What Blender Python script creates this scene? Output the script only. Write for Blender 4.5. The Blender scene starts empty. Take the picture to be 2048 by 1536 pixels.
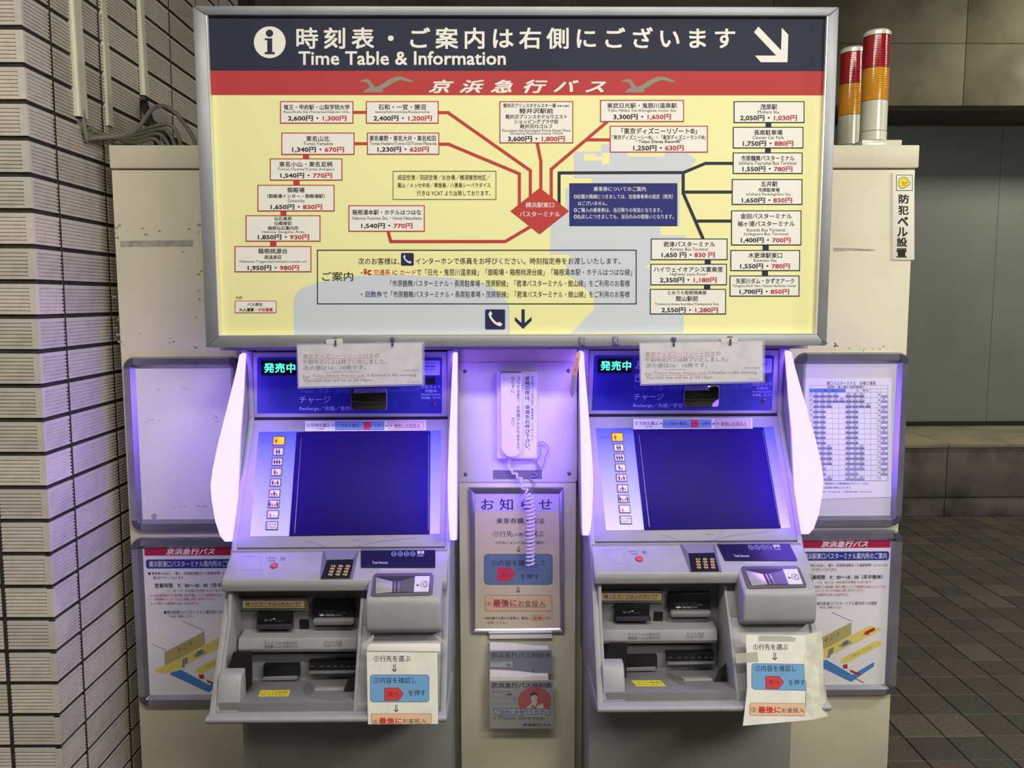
import bpy, bmesh, math, random
from math import sin, cos, pi, radians
from mathutils import Vector, Matrix
random.seed(7)
S = bpy.context.scene
COL = S.collection

# ------------------------------------------------------------------ camera
H = 1.55
FPX, PITCH, YAW, ROLL = 1639.2, 5.852, 0.7024, 0.1423
_p, _y, _r = map(radians, (PITCH, YAW, ROLL))
FW = Vector((sin(_y)*cos(_p), cos(_y)*cos(_p), -sin(_p)))
_rt = Vector((cos(_y), -sin(_y), 0)); _up = _rt.cross(FW)
RT = _rt*cos(_r) - _up*sin(_r); UP = _rt*sin(_r) + _up*cos(_r)
EYE = Vector((0, 0, H))
cd = bpy.data.cameras.new('camera'); cam = bpy.data.objects.new('camera', cd); COL.objects.link(cam)
cd.sensor_width = 36; cd.lens = FPX/2048*36; cd.clip_start = 0.05
M = Matrix((RT, UP, -FW)).transposed().to_4x4(); M.translation = EYE
cam.matrix_world = M
S.camera = cam

# ------------------------------------------------------------------ world, lights, exposure
w = bpy.data.worlds.new('world'); S.world = w; w.use_nodes = True
w.node_tree.nodes['Background'].inputs[0].default_value = (0.90, 0.88, 0.80, 1)
w.node_tree.nodes['Background'].inputs[1].default_value = 0.34
S.view_settings.view_transform = 'Standard'; S.view_settings.look = 'None'
S.view_settings.gamma = 1; S.view_settings.use_curve_mapping = False
S.view_settings.exposure = 0.0

def area(name, loc, rot, sx, sy, power, col):
    l = bpy.data.lights.new(name, 'AREA'); l.shape = 'RECTANGLE'; l.size = sx; l.size_y = sy
    l.energy = power; l.color = col
    o = bpy.data.objects.new(name, l); COL.objects.link(o); o.location = loc; o.rotation_euler = rot
    return o
WARM = (1.0, 0.94, 0.82)
area('ceiling_lamp_light', (0.15, 0.25, 2.95), (radians(22), 0, 0), 2.8, 0.25, 56, WARM)
area('ceiling_lamp_light', (1.9, -0.6, 2.6), (radians(35), 0, radians(48)), 1.2, 0.5, 42, (1, .94, .84))
area('far_lamp_light', (4.6, 4.9, 3.6), (radians(30), 0, 0), 0.9, 0.3, 58, (1.0, 0.93, 0.72))
area('corridor_lamp_light', (3.4, 1.4, 2.93), (radians(8), 0, 0), 1.2, 0.25, 66, (1.0, 0.95, 0.85))

# ------------------------------------------------------------------ materials
def lin(c):
    return tuple(((v/255)/12.92 if v/255 <= 0.04045 else (((v/255)+0.055)/1.055)**2.4) for v in c) + (1,)
MATS = {}
def mat(name, rgb, rough=0.55, metal=0.0, noise=0.0, scale=8.0, spec=0.5, bump=0.0, bscale=80.0, rgb2=None, coat=0.0):
    if name in MATS: return MATS[name]
    m = bpy.data.materials.new(name); m.use_nodes = True; nt = m.node_tree
    b = nt.nodes['Principled BSDF']
    b.inputs['Base Color'].default_value = lin(rgb); b.inputs['Roughness'].default_value = rough
    b.inputs['Metallic'].default_value = metal; b.inputs['Specular IOR Level'].default_value = spec
    b.inputs['Coat Weight'].default_value = coat
    if noise > 0 or bump > 0:
        tc = nt.nodes.new('ShaderNodeTexCoord')
        if noise > 0:
            n = nt.nodes.new('ShaderNodeTexNoise'); n.inputs['Scale'].default_value = scale; n.inputs['Detail'].default_value = 6
            nt.links.new(tc.outputs['Object'], n.inputs['Vector'])
            mx = nt.nodes.new('ShaderNodeMix'); mx.data_type = 'RGBA'
            mx.inputs[6].default_value = lin(rgb)
            mx.inputs[7].default_value = lin(rgb2 or tuple(v*(1-noise) for v in rgb))
            rp = nt.nodes.new('ShaderNodeMapRange'); rp.inputs[1].default_value = .42; rp.inputs[2].default_value = .68
            nt.links.new(n.outputs['Fac'], rp.inputs[0]); nt.links.new(rp.outputs[0], mx.inputs[0])
            nt.links.new(mx.outputs[2], b.inputs['Base Color'])
        if bump > 0:
            n2 = nt.nodes.new('ShaderNodeTexNoise'); n2.inputs['Scale'].default_value = bscale; n2.inputs['Detail'].default_value = 4
            nt.links.new(tc.outputs['Object'], n2.inputs['Vector'])
            bp = nt.nodes.new('ShaderNodeBump'); bp.inputs['Strength'].default_value = bump; bp.inputs['Distance'].default_value = 0.002
            nt.links.new(n2.outputs['Fac'], bp.inputs['Height']); nt.links.new(bp.outputs[0], b.inputs['Normal'])
    MATS[name] = m; return m
def emis(name, rgb, strength, linear=False):
    if name in MATS: return MATS[name]
    m = bpy.data.materials.new(name); m.use_nodes = True; nt = m.node_tree; nt.nodes.clear()
    e = nt.nodes.new('ShaderNodeEmission'); o = nt.nodes.new('ShaderNodeOutputMaterial')
    e.inputs[0].default_value = (*rgb, 1) if linear else lin(rgb); e.inputs[1].default_value = strength
    nt.links.new(e.outputs[0], o.inputs[0]); MATS[name] = m; return m
def glass(name, rgb, rough, alpha):
    m = mat(name, rgb, rough); b = m.node_tree.nodes['Principled BSDF']
    b.inputs['Alpha'].default_value = alpha; return m
def ink(rgb): return mat('ink_%d_%d_%d' % rgb, rgb, 0.6, spec=0.25)

# ------------------------------------------------------------------ mesh helpers
def root_loc(o):
    v = Vector((0, 0, 0))
    while o is not None: v += Vector(o.location); o = o.parent
    return v
def obj(name, verts, faces, m, parent=None, smooth=False, bevel=0.0, kind=None, fmats=None, segs=2):
    me = bpy.data.meshes.new(name); off = root_loc(parent)
    me.from_pydata([tuple(Vector(v)-off) for v in verts], [], faces)
    for x in (m if isinstance(m, (list, tuple)) else [m]): me.materials.append(x)
    if fmats: me.polygons.foreach_set('material_index', fmats)
    if bevel > 0 or smooth:
        bm = bmesh.new(); bm.from_mesh(me)
        bmesh.ops.recalc_face_normals(bm, faces=bm.faces)
        if bevel > 0:
            es = [e for e in bm.edges if e.is_manifold and e.calc_face_angle(0) > 0.5]
            bmesh.ops.bevel(bm, geom=es, offset=bevel, segments=segs, profile=0.5, affect='EDGES', clamp_overlap=True)
        bm.to_mesh(me); bm.free()
        if smooth or bevel > 0:
            me.polygons.foreach_set('use_smooth', [True]*len(me.polygons))
            try: me.set_sharp_from_angle(angle=radians(40))
            except Exception: pass
    me.update()
    o = bpy.data.objects.new(name, me); COL.objects.link(o)
    if parent is not None: o.parent = parent
    if kind: o['kind'] = kind
    return o
def tag(o, label=None, cat=None, group=None, kind=None):
    if label: o['label'] = label
    if cat: o['category'] = cat
    if group: o['group'] = group
    if kind: o['kind'] = kind
    return o
def thing(name, loc, label, cat, group=None, kind=None):
    o = bpy.data.objects.new(name, None); COL.objects.link(o); o.location = loc; o.empty_display_size = .05
    return tag(o, label, cat, group, kind)
def copy_tree(o, parent=None):
    c = o.copy(); COL.objects.link(c); c.parent = parent
    for ch in list(o.children): copy_tree(ch, c)
    return c
class MB:
    def __init__(s): s.v = []; s.f = []; s.m = []
    def add(s, vs, fs, mi=0):
        b = len(s.v); s.v += [tuple(v) for v in vs]; s.f += [[i+b for i in f] for f in fs]; s.m += [mi]*len(fs); return s
    def box(s, x0, x1, y0, y1, z0, z1, mi=0):
        return s.add([(x0,y0,z0),(x1,y0,z0),(x1,y1,z0),(x0,y1,z0),(x0,y0,z1),(x1,y0,z1),(x1,y1,z1),(x0,y1,z1)],
                     [(0,3,2,1),(4,5,6,7),(0,1,5,4),(1,2,6,5),(2,3,7,6),(3,0,4,7)], mi)
    def prism(s, front, vec, mi=0):
        n = len(front); vec = Vector(vec); vs = [Vector(p) for p in front] + [Vector(p)+vec for p in front]
        fs = [tuple(range(n)), tuple(range(2*n-1, n-1, -1))] + [(i, i+n, (i+1) % n+n, (i+1) % n) for i in range(n)]
        return s.add(vs, fs, mi)
    def tube(s, path, r, n=10, mi=0, cap=True):
        path = [Vector(p) for p in path]; L = len(path); rings = []
        up = Vector((0, 0, 1)); t0 = (path[1]-path[0]).normalized()
        if abs(t0.dot(up)) > .9: up = Vector((1, 0, 0))
        u = t0.cross(up).normalized()
        for i, p in enumerate(path):
            t = (path[min(i+1, L-1)]-path[max(i-1, 0)]).normalized()
            u = (u - t*u.dot(t)).normalized(); v = t.cross(u)
            rr = r[i] if isinstance(r, (list, tuple)) else r
            rings.append([p + (u*cos(2*pi*k/n) + v*sin(2*pi*k/n))*rr for k in range(n)])
        vs = [q for g in rings for q in g]; fs = []
        for i in range(L-1):
            for k in range(n): fs.append((i*n+k, i*n+(k+1) % n, (i+1)*n+(k+1) % n, (i+1)*n+k))
        if cap: fs += [tuple(range(n))[::-1], tuple((L-1)*n+k for k in range(n))]
        return s.add(vs, fs, mi)
    def lathe(s, c, prof, n=32, mi=0, ax=(0, 0, 1)):
        ax = Vector(ax).normalized(); q = Vector((0, 0, 1)).rotation_difference(ax); c = Vector(c)
        vs = []; fs = []; P = len(prof)
        for k in range(n):
            a = 2*pi*k/n
            for r, h in prof: vs.append(c + q @ Vector((r*cos(a), r*sin(a), h)))
        for k in range(n):
            for i in range(P-1): fs.append((k*P+i, ((k+1) % n)*P+i, ((k+1) % n)*P+i+1, k*P+i+1))
        return s.add(vs, fs, mi)
    def build(s, name, m, parent=None, **k):
        return obj(name, s.v, s.f, m, parent, fmats=s.m if isinstance(m, (list, tuple)) else None, **k)
def boxo(name, m, parent, x0, x1, y0, y1, z0, z1, bevel=0.0, **k):
    return MB().box(x0, x1, y0, y1, z0, z1).build(name, m, parent, bevel=bevel, **k)
def smooth_path(pts, n=8):
    pts = [Vector(p) for p in pts]; out = []
    for i in range(len(pts)-1):
        p0 = pts[max(i-1, 0)]; p1 = pts[i]; p2 = pts[i+1]; p3 = pts[min(i+2, len(pts)-1)]
        for k in range(n):
            t = k/n
            out.append(.5*((2*p1)+(p2-p0)*t+(2*p0-5*p1+4*p2-p3)*t*t+(3*p1-p0-3*p2+p3)*t**3))
    return out + [pts[-1]]

# a face of an object: a plane in the room on which measured outlines of the photo are laid out
class Face:
    def __init__(s, o, n): s.o = Vector(o); s.n = Vector(n).normalized(); s.fr = (0, 0, 1)
    def at(s, x, y, off=0.0):
        ox, oy, k = s.fr; x = ox + x*k; y = oy + y*k
        d = FW + RT*((x-1024)/FPX) + UP*((768-y)/FPX)
        t = ((s.o + s.n*off) - EYE).dot(s.n)/d.dot(s.n)
        return EYE + d*t
    def use(s, ox, oy, k):
        f = Face(s.o, s.n); f.fr = (ox, oy, k); return f
def wallface(Y): return Face((0, Y, 0), (0, -1, 0))
def slab(name, F, pts, front, back, m, parent=None, **k):
    P = [F.at(x, y, front) for x, y in pts]
    return MB().prism(P, -F.n*(front-back)).build(name, m, parent, **k)
def rect(x0, y0, x1, y1): return [(x0, y0), (x1, y0), (x1, y1), (x0, y1)]
def rrect(x0, y0, x1, y1, r, n=5):
    out = []
    for cx, cy, a0 in ((x1-r, y0+r, -90), (x1-r, y1-r, 0), (x0+r, y1-r, 90), (x0+r, y0+r, 180)):
        for i in range(n+1):
            a = radians(a0+90*i/n); out.append((cx+r*cos(a), cy+r*sin(a)))
    return out
def circ(x, y, r, n=24, ry=None): return [(x+r*cos(2*pi*i/n), y+(ry or r)*sin(2*pi*i/n)) for i in range(n)]
class Print:
    """flat print on one face: polygons and lettering of several inks, a few tenths of a millimetre proud"""
    def __init__(s, F, off=0.0004): s.F = F; s.off = off; s.b = MB(); s.inks = []; s.k = 0
    def mi(s, rgb):
        m = ink(rgb) if isinstance(rgb, tuple) else rgb
        if m not in s.inks: s.inks.append(m)
        return s.inks.index(m)
    def poly(s, pts, rgb, lift=0.0):
        s.k += 1; s.b.add([s.F.at(x, y, s.off+lift+s.k*2.5e-6) for x, y in pts], [tuple(range(len(pts)))], s.mi(rgb)); return s
    def frame(s, x0, y0, x1, y1, w, rgb, lift=0.0):
        for r in (rect(x0, y0, x1, y0+w), rect(x0, y1-w, x1, y1), rect(x0, y0, x0+w, y1), rect(x1-w, y0, x1, y1)): s.poly(r, rgb, lift)
        return s
    def line(s, pts, w, rgb, lift=0.0):
        for i in range(len(pts)-1):
            (xa, ya), (xb, yb) = pts[i], pts[i+1]; L = math.hypot(xb-xa, yb-ya) or 1; ux, uy = (xb-xa)/L, (yb-ya)/L
            e = w*0.42 if i < len(pts)-2 else 0; nx, ny = -uy*w/2, ux*w/2
            s0 = w*0.0
            s.poly([(xa+nx-ux*s0, ya+ny-uy*s0), (xb+nx+ux*e, yb+ny+uy*e), (xb-nx+ux*e, yb-ny+uy*e), (xa-nx-ux*s0, ya-ny-uy*s0)], rgb, lift+i*0.00002)
        return s
    def text(s, body, x0, y0, x1, y1, rgb, bold=0.0, sp=1.0, shear=0.0, lift=0.0001, rgb2=None, vert=False, quad=None, res=2):
        cut = None
        if '|' in body and rgb2 is not None: cut = body.index('|'); body = body.replace('|', '')
        c = bpy.data.curves.new('t', 'FONT')
        if vert: body = '\n'.join(body); c.space_line = 1.0/ max(sp, .01) if sp != 1 else 0.86; c.align_x = 'CENTER'
        else: c.space_character = sp
        c.body = body; c.resolution_u = res; c.shear = shear; c.fill_mode = 'FRONT' if hasattr(c, 'fill_mode') else c.fill_mode
        ms = [s.mi(rgb)] + ([s.mi(rgb2)] if rgb2 is not None else [])
        if cut is not None:
            for i in range(cut, len(body)): c.body_format[i].material_index = 1
            c.materials.append(ink(rgb)); c.materials.append(ink(rgb2))
        o = bpy.data.objects.new('t', c); me = bpy.data.meshes.new_from_object(o)
        vs = [v.co for v in me.vertices]
        if vs:
            ax, bx = min(v.x for v in vs), max(v.x for v in vs); ay, by = min(v.y for v in vs), max(v.y for v in vs)
            wx = max(bx-ax, 1e-6); wy = max(by-ay, 1e-6)
            q = quad or rect(x0, y0, x1, y1)
            tl, tr, br, bl = [s.F.at(x, y, s.off+lift) for x, y in q]
            pos = []
            for v in vs:
                u = (v.x-ax)/wx; t = (by-v.y)/wy
                pos.append(tl*(1-u)*(1-t)+tr*u*(1-t)+br*u*t+bl*(1-u)*t)
            ex, ey, en = (tr-tl)/wx, (tl-bl)/wy, s.F.n
            sh = [(0, 0)] if bold < .004 else ([(-1, 0), (1, 0)] if bold < .016 else [(-1, -1), (1, -1), (-1, 1), (1, 1)])
            for k, (sx, sy) in enumerate(sh):
                d = ex*sx*bold*.8 + ey*sy*bold*.8 + en*(k*0.00002)
                b = len(s.b.v); s.b.v += [tuple(p+d) for p in pos]
                for p in me.polygons:
                    s.b.f.append([i+b for i in p.vertices]); s.b.m.append(ms[p.material_index if cut is not None and p.material_index < len(ms) else 0])
        bpy.data.objects.remove(o); bpy.data.meshes.remove(me); bpy.data.curves.remove(c)
        return s
    def done(s, name, parent, kind=None):
        return s.b.build(name, s.inks, parent, kind=kind)

# ------------------------------------------------------------------ materials in use
m_tile = mat('ribbed_tile', (216, 208, 199), 0.55, noise=0.05, scale=30, bump=0.25, bscale=300)
m_tile2 = mat('ribbed_tile_b', (208, 201, 191), 0.55, noise=0.06, scale=24, bump=0.25, bscale=300)
m_tile3 = mat('ribbed_tile_c', (222, 214, 204), 0.55, noise=0.05, scale=40, bump=0.25, bscale=300)
m_joint = mat('dark_joint', (58, 50, 46), 0.9, noise=0.3, scale=40)
m_cream = mat('cream_enamel', (222, 216, 192), 0.42, noise=0.07, scale=3, bump=0.05, bscale=60)
m_duct = mat('ivory_plastic', (222, 219, 196), 0.45)
m_sframe = mat('sign_aluminium', (152, 155, 160), 0.45, metal=0.45, noise=0.08, scale=6)
m_steel = mat('brushed_steel', (190, 190, 195), 0.28, metal=0.85, noise=0.15, scale=5)
m_black = mat('black_plastic', (22, 21, 26), 0.35)
m_dark = mat('dark_void', (14, 13, 15), 0.7)
m_kiosk = mat('kiosk_grey', (160, 160, 166), 0.42, noise=0.04, scale=20, bump=0.08, bscale=400)
m_kiosk_d = mat('kiosk_mid_grey', (126, 126, 132), 0.42, bump=0.06, bscale=400)
m_kiosk_b = mat('kiosk_base_grey', (150, 152, 148), 0.5, noise=0.08, scale=6)
m_paper = mat('white_paper', (232, 230, 226), 0.7, noise=0.04, scale=10)
m_concrete = mat('concrete', (122, 116, 98), 0.75, noise=0.28, scale=2.2, bump=0.3, bscale=30)
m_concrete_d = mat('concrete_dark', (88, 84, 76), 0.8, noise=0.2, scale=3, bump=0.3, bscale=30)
m_shutter = mat('grey_green_panel', (122, 130, 126), 0.35, noise=0.06, scale=2)
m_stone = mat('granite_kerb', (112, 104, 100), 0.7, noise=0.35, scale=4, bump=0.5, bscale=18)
m_gap = mat('shadow_gap', (30, 29, 30), 0.8)
m_screw = mat('screw_steel', (120, 118, 125), 0.3, metal=0.9)
m_tape = mat('old_tape', (176, 172, 156), 0.6, noise=0.2, scale=40)
NAVY, REDB, YEL, SEA, WHT, BLK, RED = (40, 44, 66), (186, 62, 64), (242, 241, 178), (208, 216, 226), (240, 238, 232), (34, 34, 36), (186, 50, 58)

# ------------------------------------------------------------------ setting: floor
floor = thing('floor', (0, 3, 0), None, None, kind='structure')
MB().box(-6, 9, -2, 3, -.1, -.008).box(-6, 9, 3, 5.86, -.1, -.008).build('floor_bed', m_joint, floor)
fcols = [(84, 76, 70), (74, 68, 66), (92, 82, 74), (70, 72, 66), (88, 74, 70), (78, 72, 66), (98, 88, 80)]
fm = [mat('paver_%s' % 'abcdefg'[i], c, 0.62, noise=0.14, scale=60, bump=0.3, bscale=260, spec=0.35) for i, c in enumerate(fcols)]
PW, PD = 0.1475, 0.1531
X0, Y0 = 1.4255, 2.9085
def paver_mesh(mm):
    b = MB(); g = 0.0018; w_, d_ = PW/2-g, PD/2-g; c = .0025
    b.add([(-w_,-d_,-.008),(w_,-d_,-.008),(w_,d_,-.008),(-w_,d_,-.008),(-w_,-d_,-c),(w_,-d_,-c),(w_,d_,-c),(-w_,d_,-c),
           (-w_+c,-d_+c,0),(w_-c,-d_+c,0),(w_-c,d_-c,0),(-w_+c,d_-c,0)],
          [(0,1,5,4),(1,2,6,5),(2,3,7,6),(3,0,4,7),(4,5,9,8),(5,6,10,9),(6,7,11,10),(7,4,8,11),(8,9,10,11)])
    me = bpy.data.meshes.new('tile'); me.from_pydata(b.v, [], b.f); me.materials.append(mm); me.update(); return me
pm = [paver_mesh(x) for x in fm]
cells = []
for j in range(-4, 20):
    for i in range(-36, 50):
        cx, cy = X0+(i+.5)*PW, Y0+(j+.5)*PD
        if cy+PD/2 > 5.84 or cx < -4 or cx > 6.4: continue
        cells.append((cx, cy))
vis = sorted([c for c in cells if 1.15 < c[0] < 0.25+c[1]*0.66 and c[1] > 2.4], key=lambda c: c[1])[:285]
vs_ = set(vis); far_b = MB()
for cx, cy in cells:
    k = random.choice([0, 0, 1, 1, 2, 3, 4, 5, 5, 6])
    if (cx, cy) in vs_:
        o = bpy.data.objects.new('tile', pm[k]); COL.objects.link(o); o.parent = floor
        o.location = (cx, cy-3, random.uniform(-.0006, .0006))
    else:
        g = .0018; far_b.add([(cx-PW/2+g, cy-PD/2+g, 0), (cx+PW/2-g, cy-PD/2+g, 0), (cx+PW/2-g, cy+PD/2-g, 0), (cx-PW/2+g, cy+PD/2-g, 0),
                   (cx-PW/2+g, cy-PD/2+g, -.008), (cx+PW/2-g, cy-PD/2+g, -.008)], [(0,1,2,3),(0,4,5,1)], k)
far_b.build('tile_field', fm, floor, kind='stuff')
# near floor, under and behind the camera
nb = MB()
for j in range(-34, -4):
    for i in range(-36, 36, 1):
        cx, cy = X0+(i+.5)*PW, Y0+(j+.5)*PD; g = .0018
        if -2.3 < cy < 2.4 and -4 < cx < 6.4:
            nb.add([(cx-PW/2+g, cy-PD/2+g, 0), (cx+PW/2-g, cy-PD/2+g, 0), (cx+PW/2-g, cy+PD/2-g, 0), (cx-PW/2+g, cy+PD/2-g, 0)], [(0,1,2,3)], random.randrange(7))
nb.build('near_tile_field', fm, floor, kind='stuff')

# ------------------------------------------------------------------ setting: far wall
wall = thing('wall_back', (2.5, 5.85, 0), None, None, kind='structure')
boxo('wall_core', mat('concrete_joint', (96, 91, 78), .8), wall, -5, 9, 5.868, 6.05, 3.0, 5)
WF = wallface(5.85)
def zz(y, Y=5.85): return wallface(Y).at(1950, y).z
zA = zz(211); zE = zz(887, 5.7)
_d = FW + UP*((768-851)/FPX) + RT*((1950-1024)/FPX); YS = _d.y*(zE-H)/_d.z          # where the kerb top meets the shutter
xj = WF.at(1934, 80).x; zj = WF.at(1934, 86).z
for k in range(-4, 4):
    for z0, z1 in ((zA, zj), (zj, zj+1.25), (zj+1.25, 5.0)):
        x0 = xj+k*1.35
        boxo('concrete_panel', m_concrete, wall, x0+.0018, x0+1.3482, 5.86, 6.02, z0+.0018, z1-.0018, bevel=.002)
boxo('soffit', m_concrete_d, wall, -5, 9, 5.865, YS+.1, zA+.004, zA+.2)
zS = zz(246, YS-.02)
boxo('shutter_head', m_gap, wall, -5, 9, YS-.03, YS+.1, zS, zA+.01)
for k in range(-3, 5): boxo('shutter_panel', m_shutter, wall, 2.02+k*1.9+.0015, 2.02+(k+1)*1.9-.0015, YS, YS+.1, zE, zS+.02)
boxo('shutter_sill', m_gap, wall, -5, 9, YS-.02, YS+.01, zE, zE+.035)
xk = wallface(5.7).at(1893, 950).x; zK = wallface(5.7).at(1950, 995).z
for k in range(-4, 4):
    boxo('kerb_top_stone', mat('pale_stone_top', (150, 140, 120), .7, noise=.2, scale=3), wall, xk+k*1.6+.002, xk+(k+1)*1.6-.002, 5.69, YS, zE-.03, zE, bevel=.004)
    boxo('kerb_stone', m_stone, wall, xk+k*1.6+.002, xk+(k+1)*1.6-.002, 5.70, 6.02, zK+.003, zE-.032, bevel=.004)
    boxo('kerb_foot', m_stone, wall, xk+k*1.6+.002, xk+(k+1)*1.6-.002, 5.705, 6.02, 0, zK-.003, bevel=.004)

# ------------------------------------------------------------------ setting: tiled pillar wall at the left
PX_, PY_ = -1.13, 2.0
wl = thing('wall_left', (PX_, PY_, 0), None, None, kind='structure')
wl['label'] = None; del wl['label']
PITCH_T = 0.0841; JT = 0.0115; TH = PITCH_T-JT
zjoint0 = 2.1855
boxo('pillar_core', m_joint, wl, PX_-2.4, PX_-.0055, PY_+.0055, PY_+1.9, 0, 3.0)
def tile_mesh(L, e0, e1):
    """ribbed tile, length L on +x, face towards -y, height on z; e0/e1: flat border at either end"""
    b = MB(); prof = [(0, 0)]; n = 7; bd = .005; step = (TH-2*bd)/n; dep = .0033
    zs = [0.0, bd]; ds = [0.0, 0.0]
    for i in range(n):
        z = bd+i*step
        zs += [z+step*.12, z+step*.40, z+step*.52]; ds += [dep, dep, 0.0]
        zs += [z+step]; ds += [0.0]
    zs[-1] = TH; ds[-1] = 0
    xa, xb = e0, L-e1
    N = len(zs)
    def strip(x0, x1, d):
        vs = []
        for z, q in zip(zs, d): vs += [(x0, q, z), (x1, q, z)]
        b.add(vs, [(2*i, 2*i+1, 2*i+3, 2*i+2) for i in range(N-1)])
        for x, s_ in ((x0, 1), (x1, -1)):
            pts = [(x, q, z) for z, q in zip(zs, d)] + [(x, .0055, TH), (x, .0055, 0)]
            b.add(pts, [tuple(range(len(pts)))[::s_]])
    strip(xa, xb, ds)
    if e0 > 0: b.box(0, xa, 0, .0055, 0, TH)
    if e1 > 0: b.box(xb, L, 0, .0055, 0, TH)
    b.add([(0, 0, 0), (L, 0, 0), (L, .0055, 0), (0, .0055, 0), (0, 0, TH), (L, 0, TH), (L, .0055, TH), (0, .0055, TH)], [(0, 3, 2, 1), (4, 5, 6, 7)])
    return b
def mesh_from(b, m):
    me = bpy.data.meshes.new('tile'); me.from_pydata(b.v, [], b.f); me.materials.append(m); me.update(); return me
tms = (m_tile, m_tile2, m_tile3)
CORN = 0.119; FULL = 0.2405
mf_c = [mesh_from(tile_mesh(CORN, 0, .017), m) for m in tms]     # front corner piece (corner on the right)
ms_c = [mesh_from(tile_mesh(CORN, .010, 0), m) for m in tms]     # side corner piece (corner on the left)
m_f = [mesh_from(tile_mesh(FULL, 0, 0), m) for m in tms]
def put(me, x, y, z, rz):
    o = bpy.data.objects.new('tile', me); COL.objects.link(o); o.parent = wl
    o.location = (x-PX_, y-PY_, z); o.rotation_euler = (0, 0, rz)
z0 = zjoint0 - 26*PITCH_T
for r in range(0, 36):
    z = z0 + JT/2 + r*PITCH_T
    if z < -.001: continue
    if z+TH > 3.0: break
    c = random.randrange(3)
    j = lambda: random.uniform(-.0006, .0006)
    put(mf_c[c], PX_-CORN-.0004, PY_+j(), z, 0)
    put(m_f[random.randrange(3)], PX_-CORN-JT-FULL, PY_+j(), z, 0)
    put(ms_c[c], PX_+j(), PY_+.0004, z, pi/2)
    y = PY_+CORN+JT
    for k in range(6):
        if y+FULL < 3.9: put(m_f[random.randrange(3)], PX_+j(), y, z, pi/2)
        y += FULL+JT
# mortar in the upright joints, nearly flush with the tiles
yj = PY_+CORN
for k in range(6):
    boxo('mortar_joint', m_joint, wl, PX_-.006, PX_-.0012, yj+.0012, yj+JT-.0012, 0, 3.0); yj += FULL+JT
boxo('mortar_joint', m_joint, wl, PX_-CORN-JT+.0012, PX_-CORN-.0012, PY_+.0012, PY_+.006, 0, 3.0)
wl.rotation_euler = (0, radians(0.38), 0)

# hall wall behind the viewer
wf = boxo('wall_front', mat('hall_wall_dark', (70, 68, 64), .8), None, -5, 9, -2.6, -2.45, 0, 5); wf['kind'] = 'structure'
# ceiling
ceil_ = boxo('ceiling', mat('ceiling_board', (150, 148, 136), .9), None, -5, 9, -2.5, 6.3, 5.0, 5.1); ceil_['kind'] = 'structure'

# ------------------------------------------------------------------ cable ducts and cables
def wall_x(F_x, x, y):
    d = FW + RT*((x-1024)/FPX) + UP*((768-y)/FPX); return EYE + d*(F_x/d.x)
XW = PX_+.001
ducts = [((133.6, 0), 230, .026, .044, 'wide ivory cable duct nearest the tiled corner, top left', (140, 232)),
         ((193, 0), 252, .018, .034, 'narrow ivory cable duct between the two other ducts on the ribbed tiles', (204, 250)),
         ((264, 0), 192, .028, .030, 'ivory cable duct closest to the route map sign, with black conduit below', (272, 190))]
dpos = []
for (tx, ty), by, t, wd, lab, (bx_, by_) in ducts:
    P = wall_x(XW, bx_, by_); y0 = P.y; zb = P.z
    d = thing('cable_duct', (XW, y0, zb), lab, 'cable duct')
    xo = XW + (2.6-zb)*0.0
    b = MB(); r = .006
    pts = [(XW, y0), (XW+t-r, y0), (XW+t-.002, y0+.002), (XW+t, y0+r), (XW+t, y0+wd), (XW, y0+wd)]
    b.prism([(x, y, zb) for x, y in pts], (-.008*(2.95-zb), 0, 2.98-zb))
    b.build('cover', m_duct, d)
    boxo('open_end', m_dark, d, XW+.002, XW+t-.002, y0+.002, y0+wd-.002, zb-.0006, zb-.0001)
    dpos.append(((XW+t*.5), y0+wd*.5, zb))
m_cab = mat('grey_cable', (120, 120, 106), .5); m_cabk = mat('black_conduit', (34, 32, 28), .5)
ZT = 1.968
def cable(pts, r, m, lab, name='cable', group=None, cat='cable'):
    o = MB().tube(smooth_path(pts, 8), r, 8).build(name, m, None, smooth=True); return tag(o, lab, cat, group)
x1, y1, z1 = dpos[0]; x2, y2, z2 = dpos[1]; x3, y3, z3 = dpos[2]
g_ = 'grey cables looping from the widest duct to the cabinet top'
for k in range(4):
    dx = (-.006, .0, .006, .002)[k]; q = k*.012
    cable([(x1+dx, y1+.004*k, z1+.03), (x1+dx, y1+.004*k, z1-.006), (x1+.004+dx, y1+.014+q*.5, z1-.035-q*.3), (x1+.010+dx, y1+.055+q, ZT+.050-q*.6), (-1.098+q*.3, 2.30+q, ZT+.028-.006*k+.01),
           (-1.05, 2.40+q, ZT+.030+q), (-1.01+q, 2.45+q, ZT+.050+q*1.3), (-.975+q, 2.44+q, ZT+.02+q*.4), (-.965+q, 2.44, ZT-.002)], .0055,
          m_cab, 'grey cable sagging from the widest duct down onto the cream cabinet', group=g_)
cable([(x1+.008, y1, z1+.02), (x1+.012, y1+.01, z1-.05), (-1.10, 2.27, ZT+.016), (-1.03, 2.36, ZT+.05), (-.99, 2.42, ZT+.13), (-.95, 2.45, ZT+.13), (-.90, 2.46, ZT+.06), (-.885, 2.46, ZT-.002)], .006, m_cab,
      'grey cable rising in a high arch before entering the cabinet top')
cable([(x2, y2, z2+.02), (x2+.003, y2, z2-.03), (-1.09, 2.42, ZT+.03), (-1.03, 2.45, ZT+.02), (-.99, 2.46, ZT-.002)], .006, m_cab,
      'grey cable dropping out of the narrow middle duct')
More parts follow.
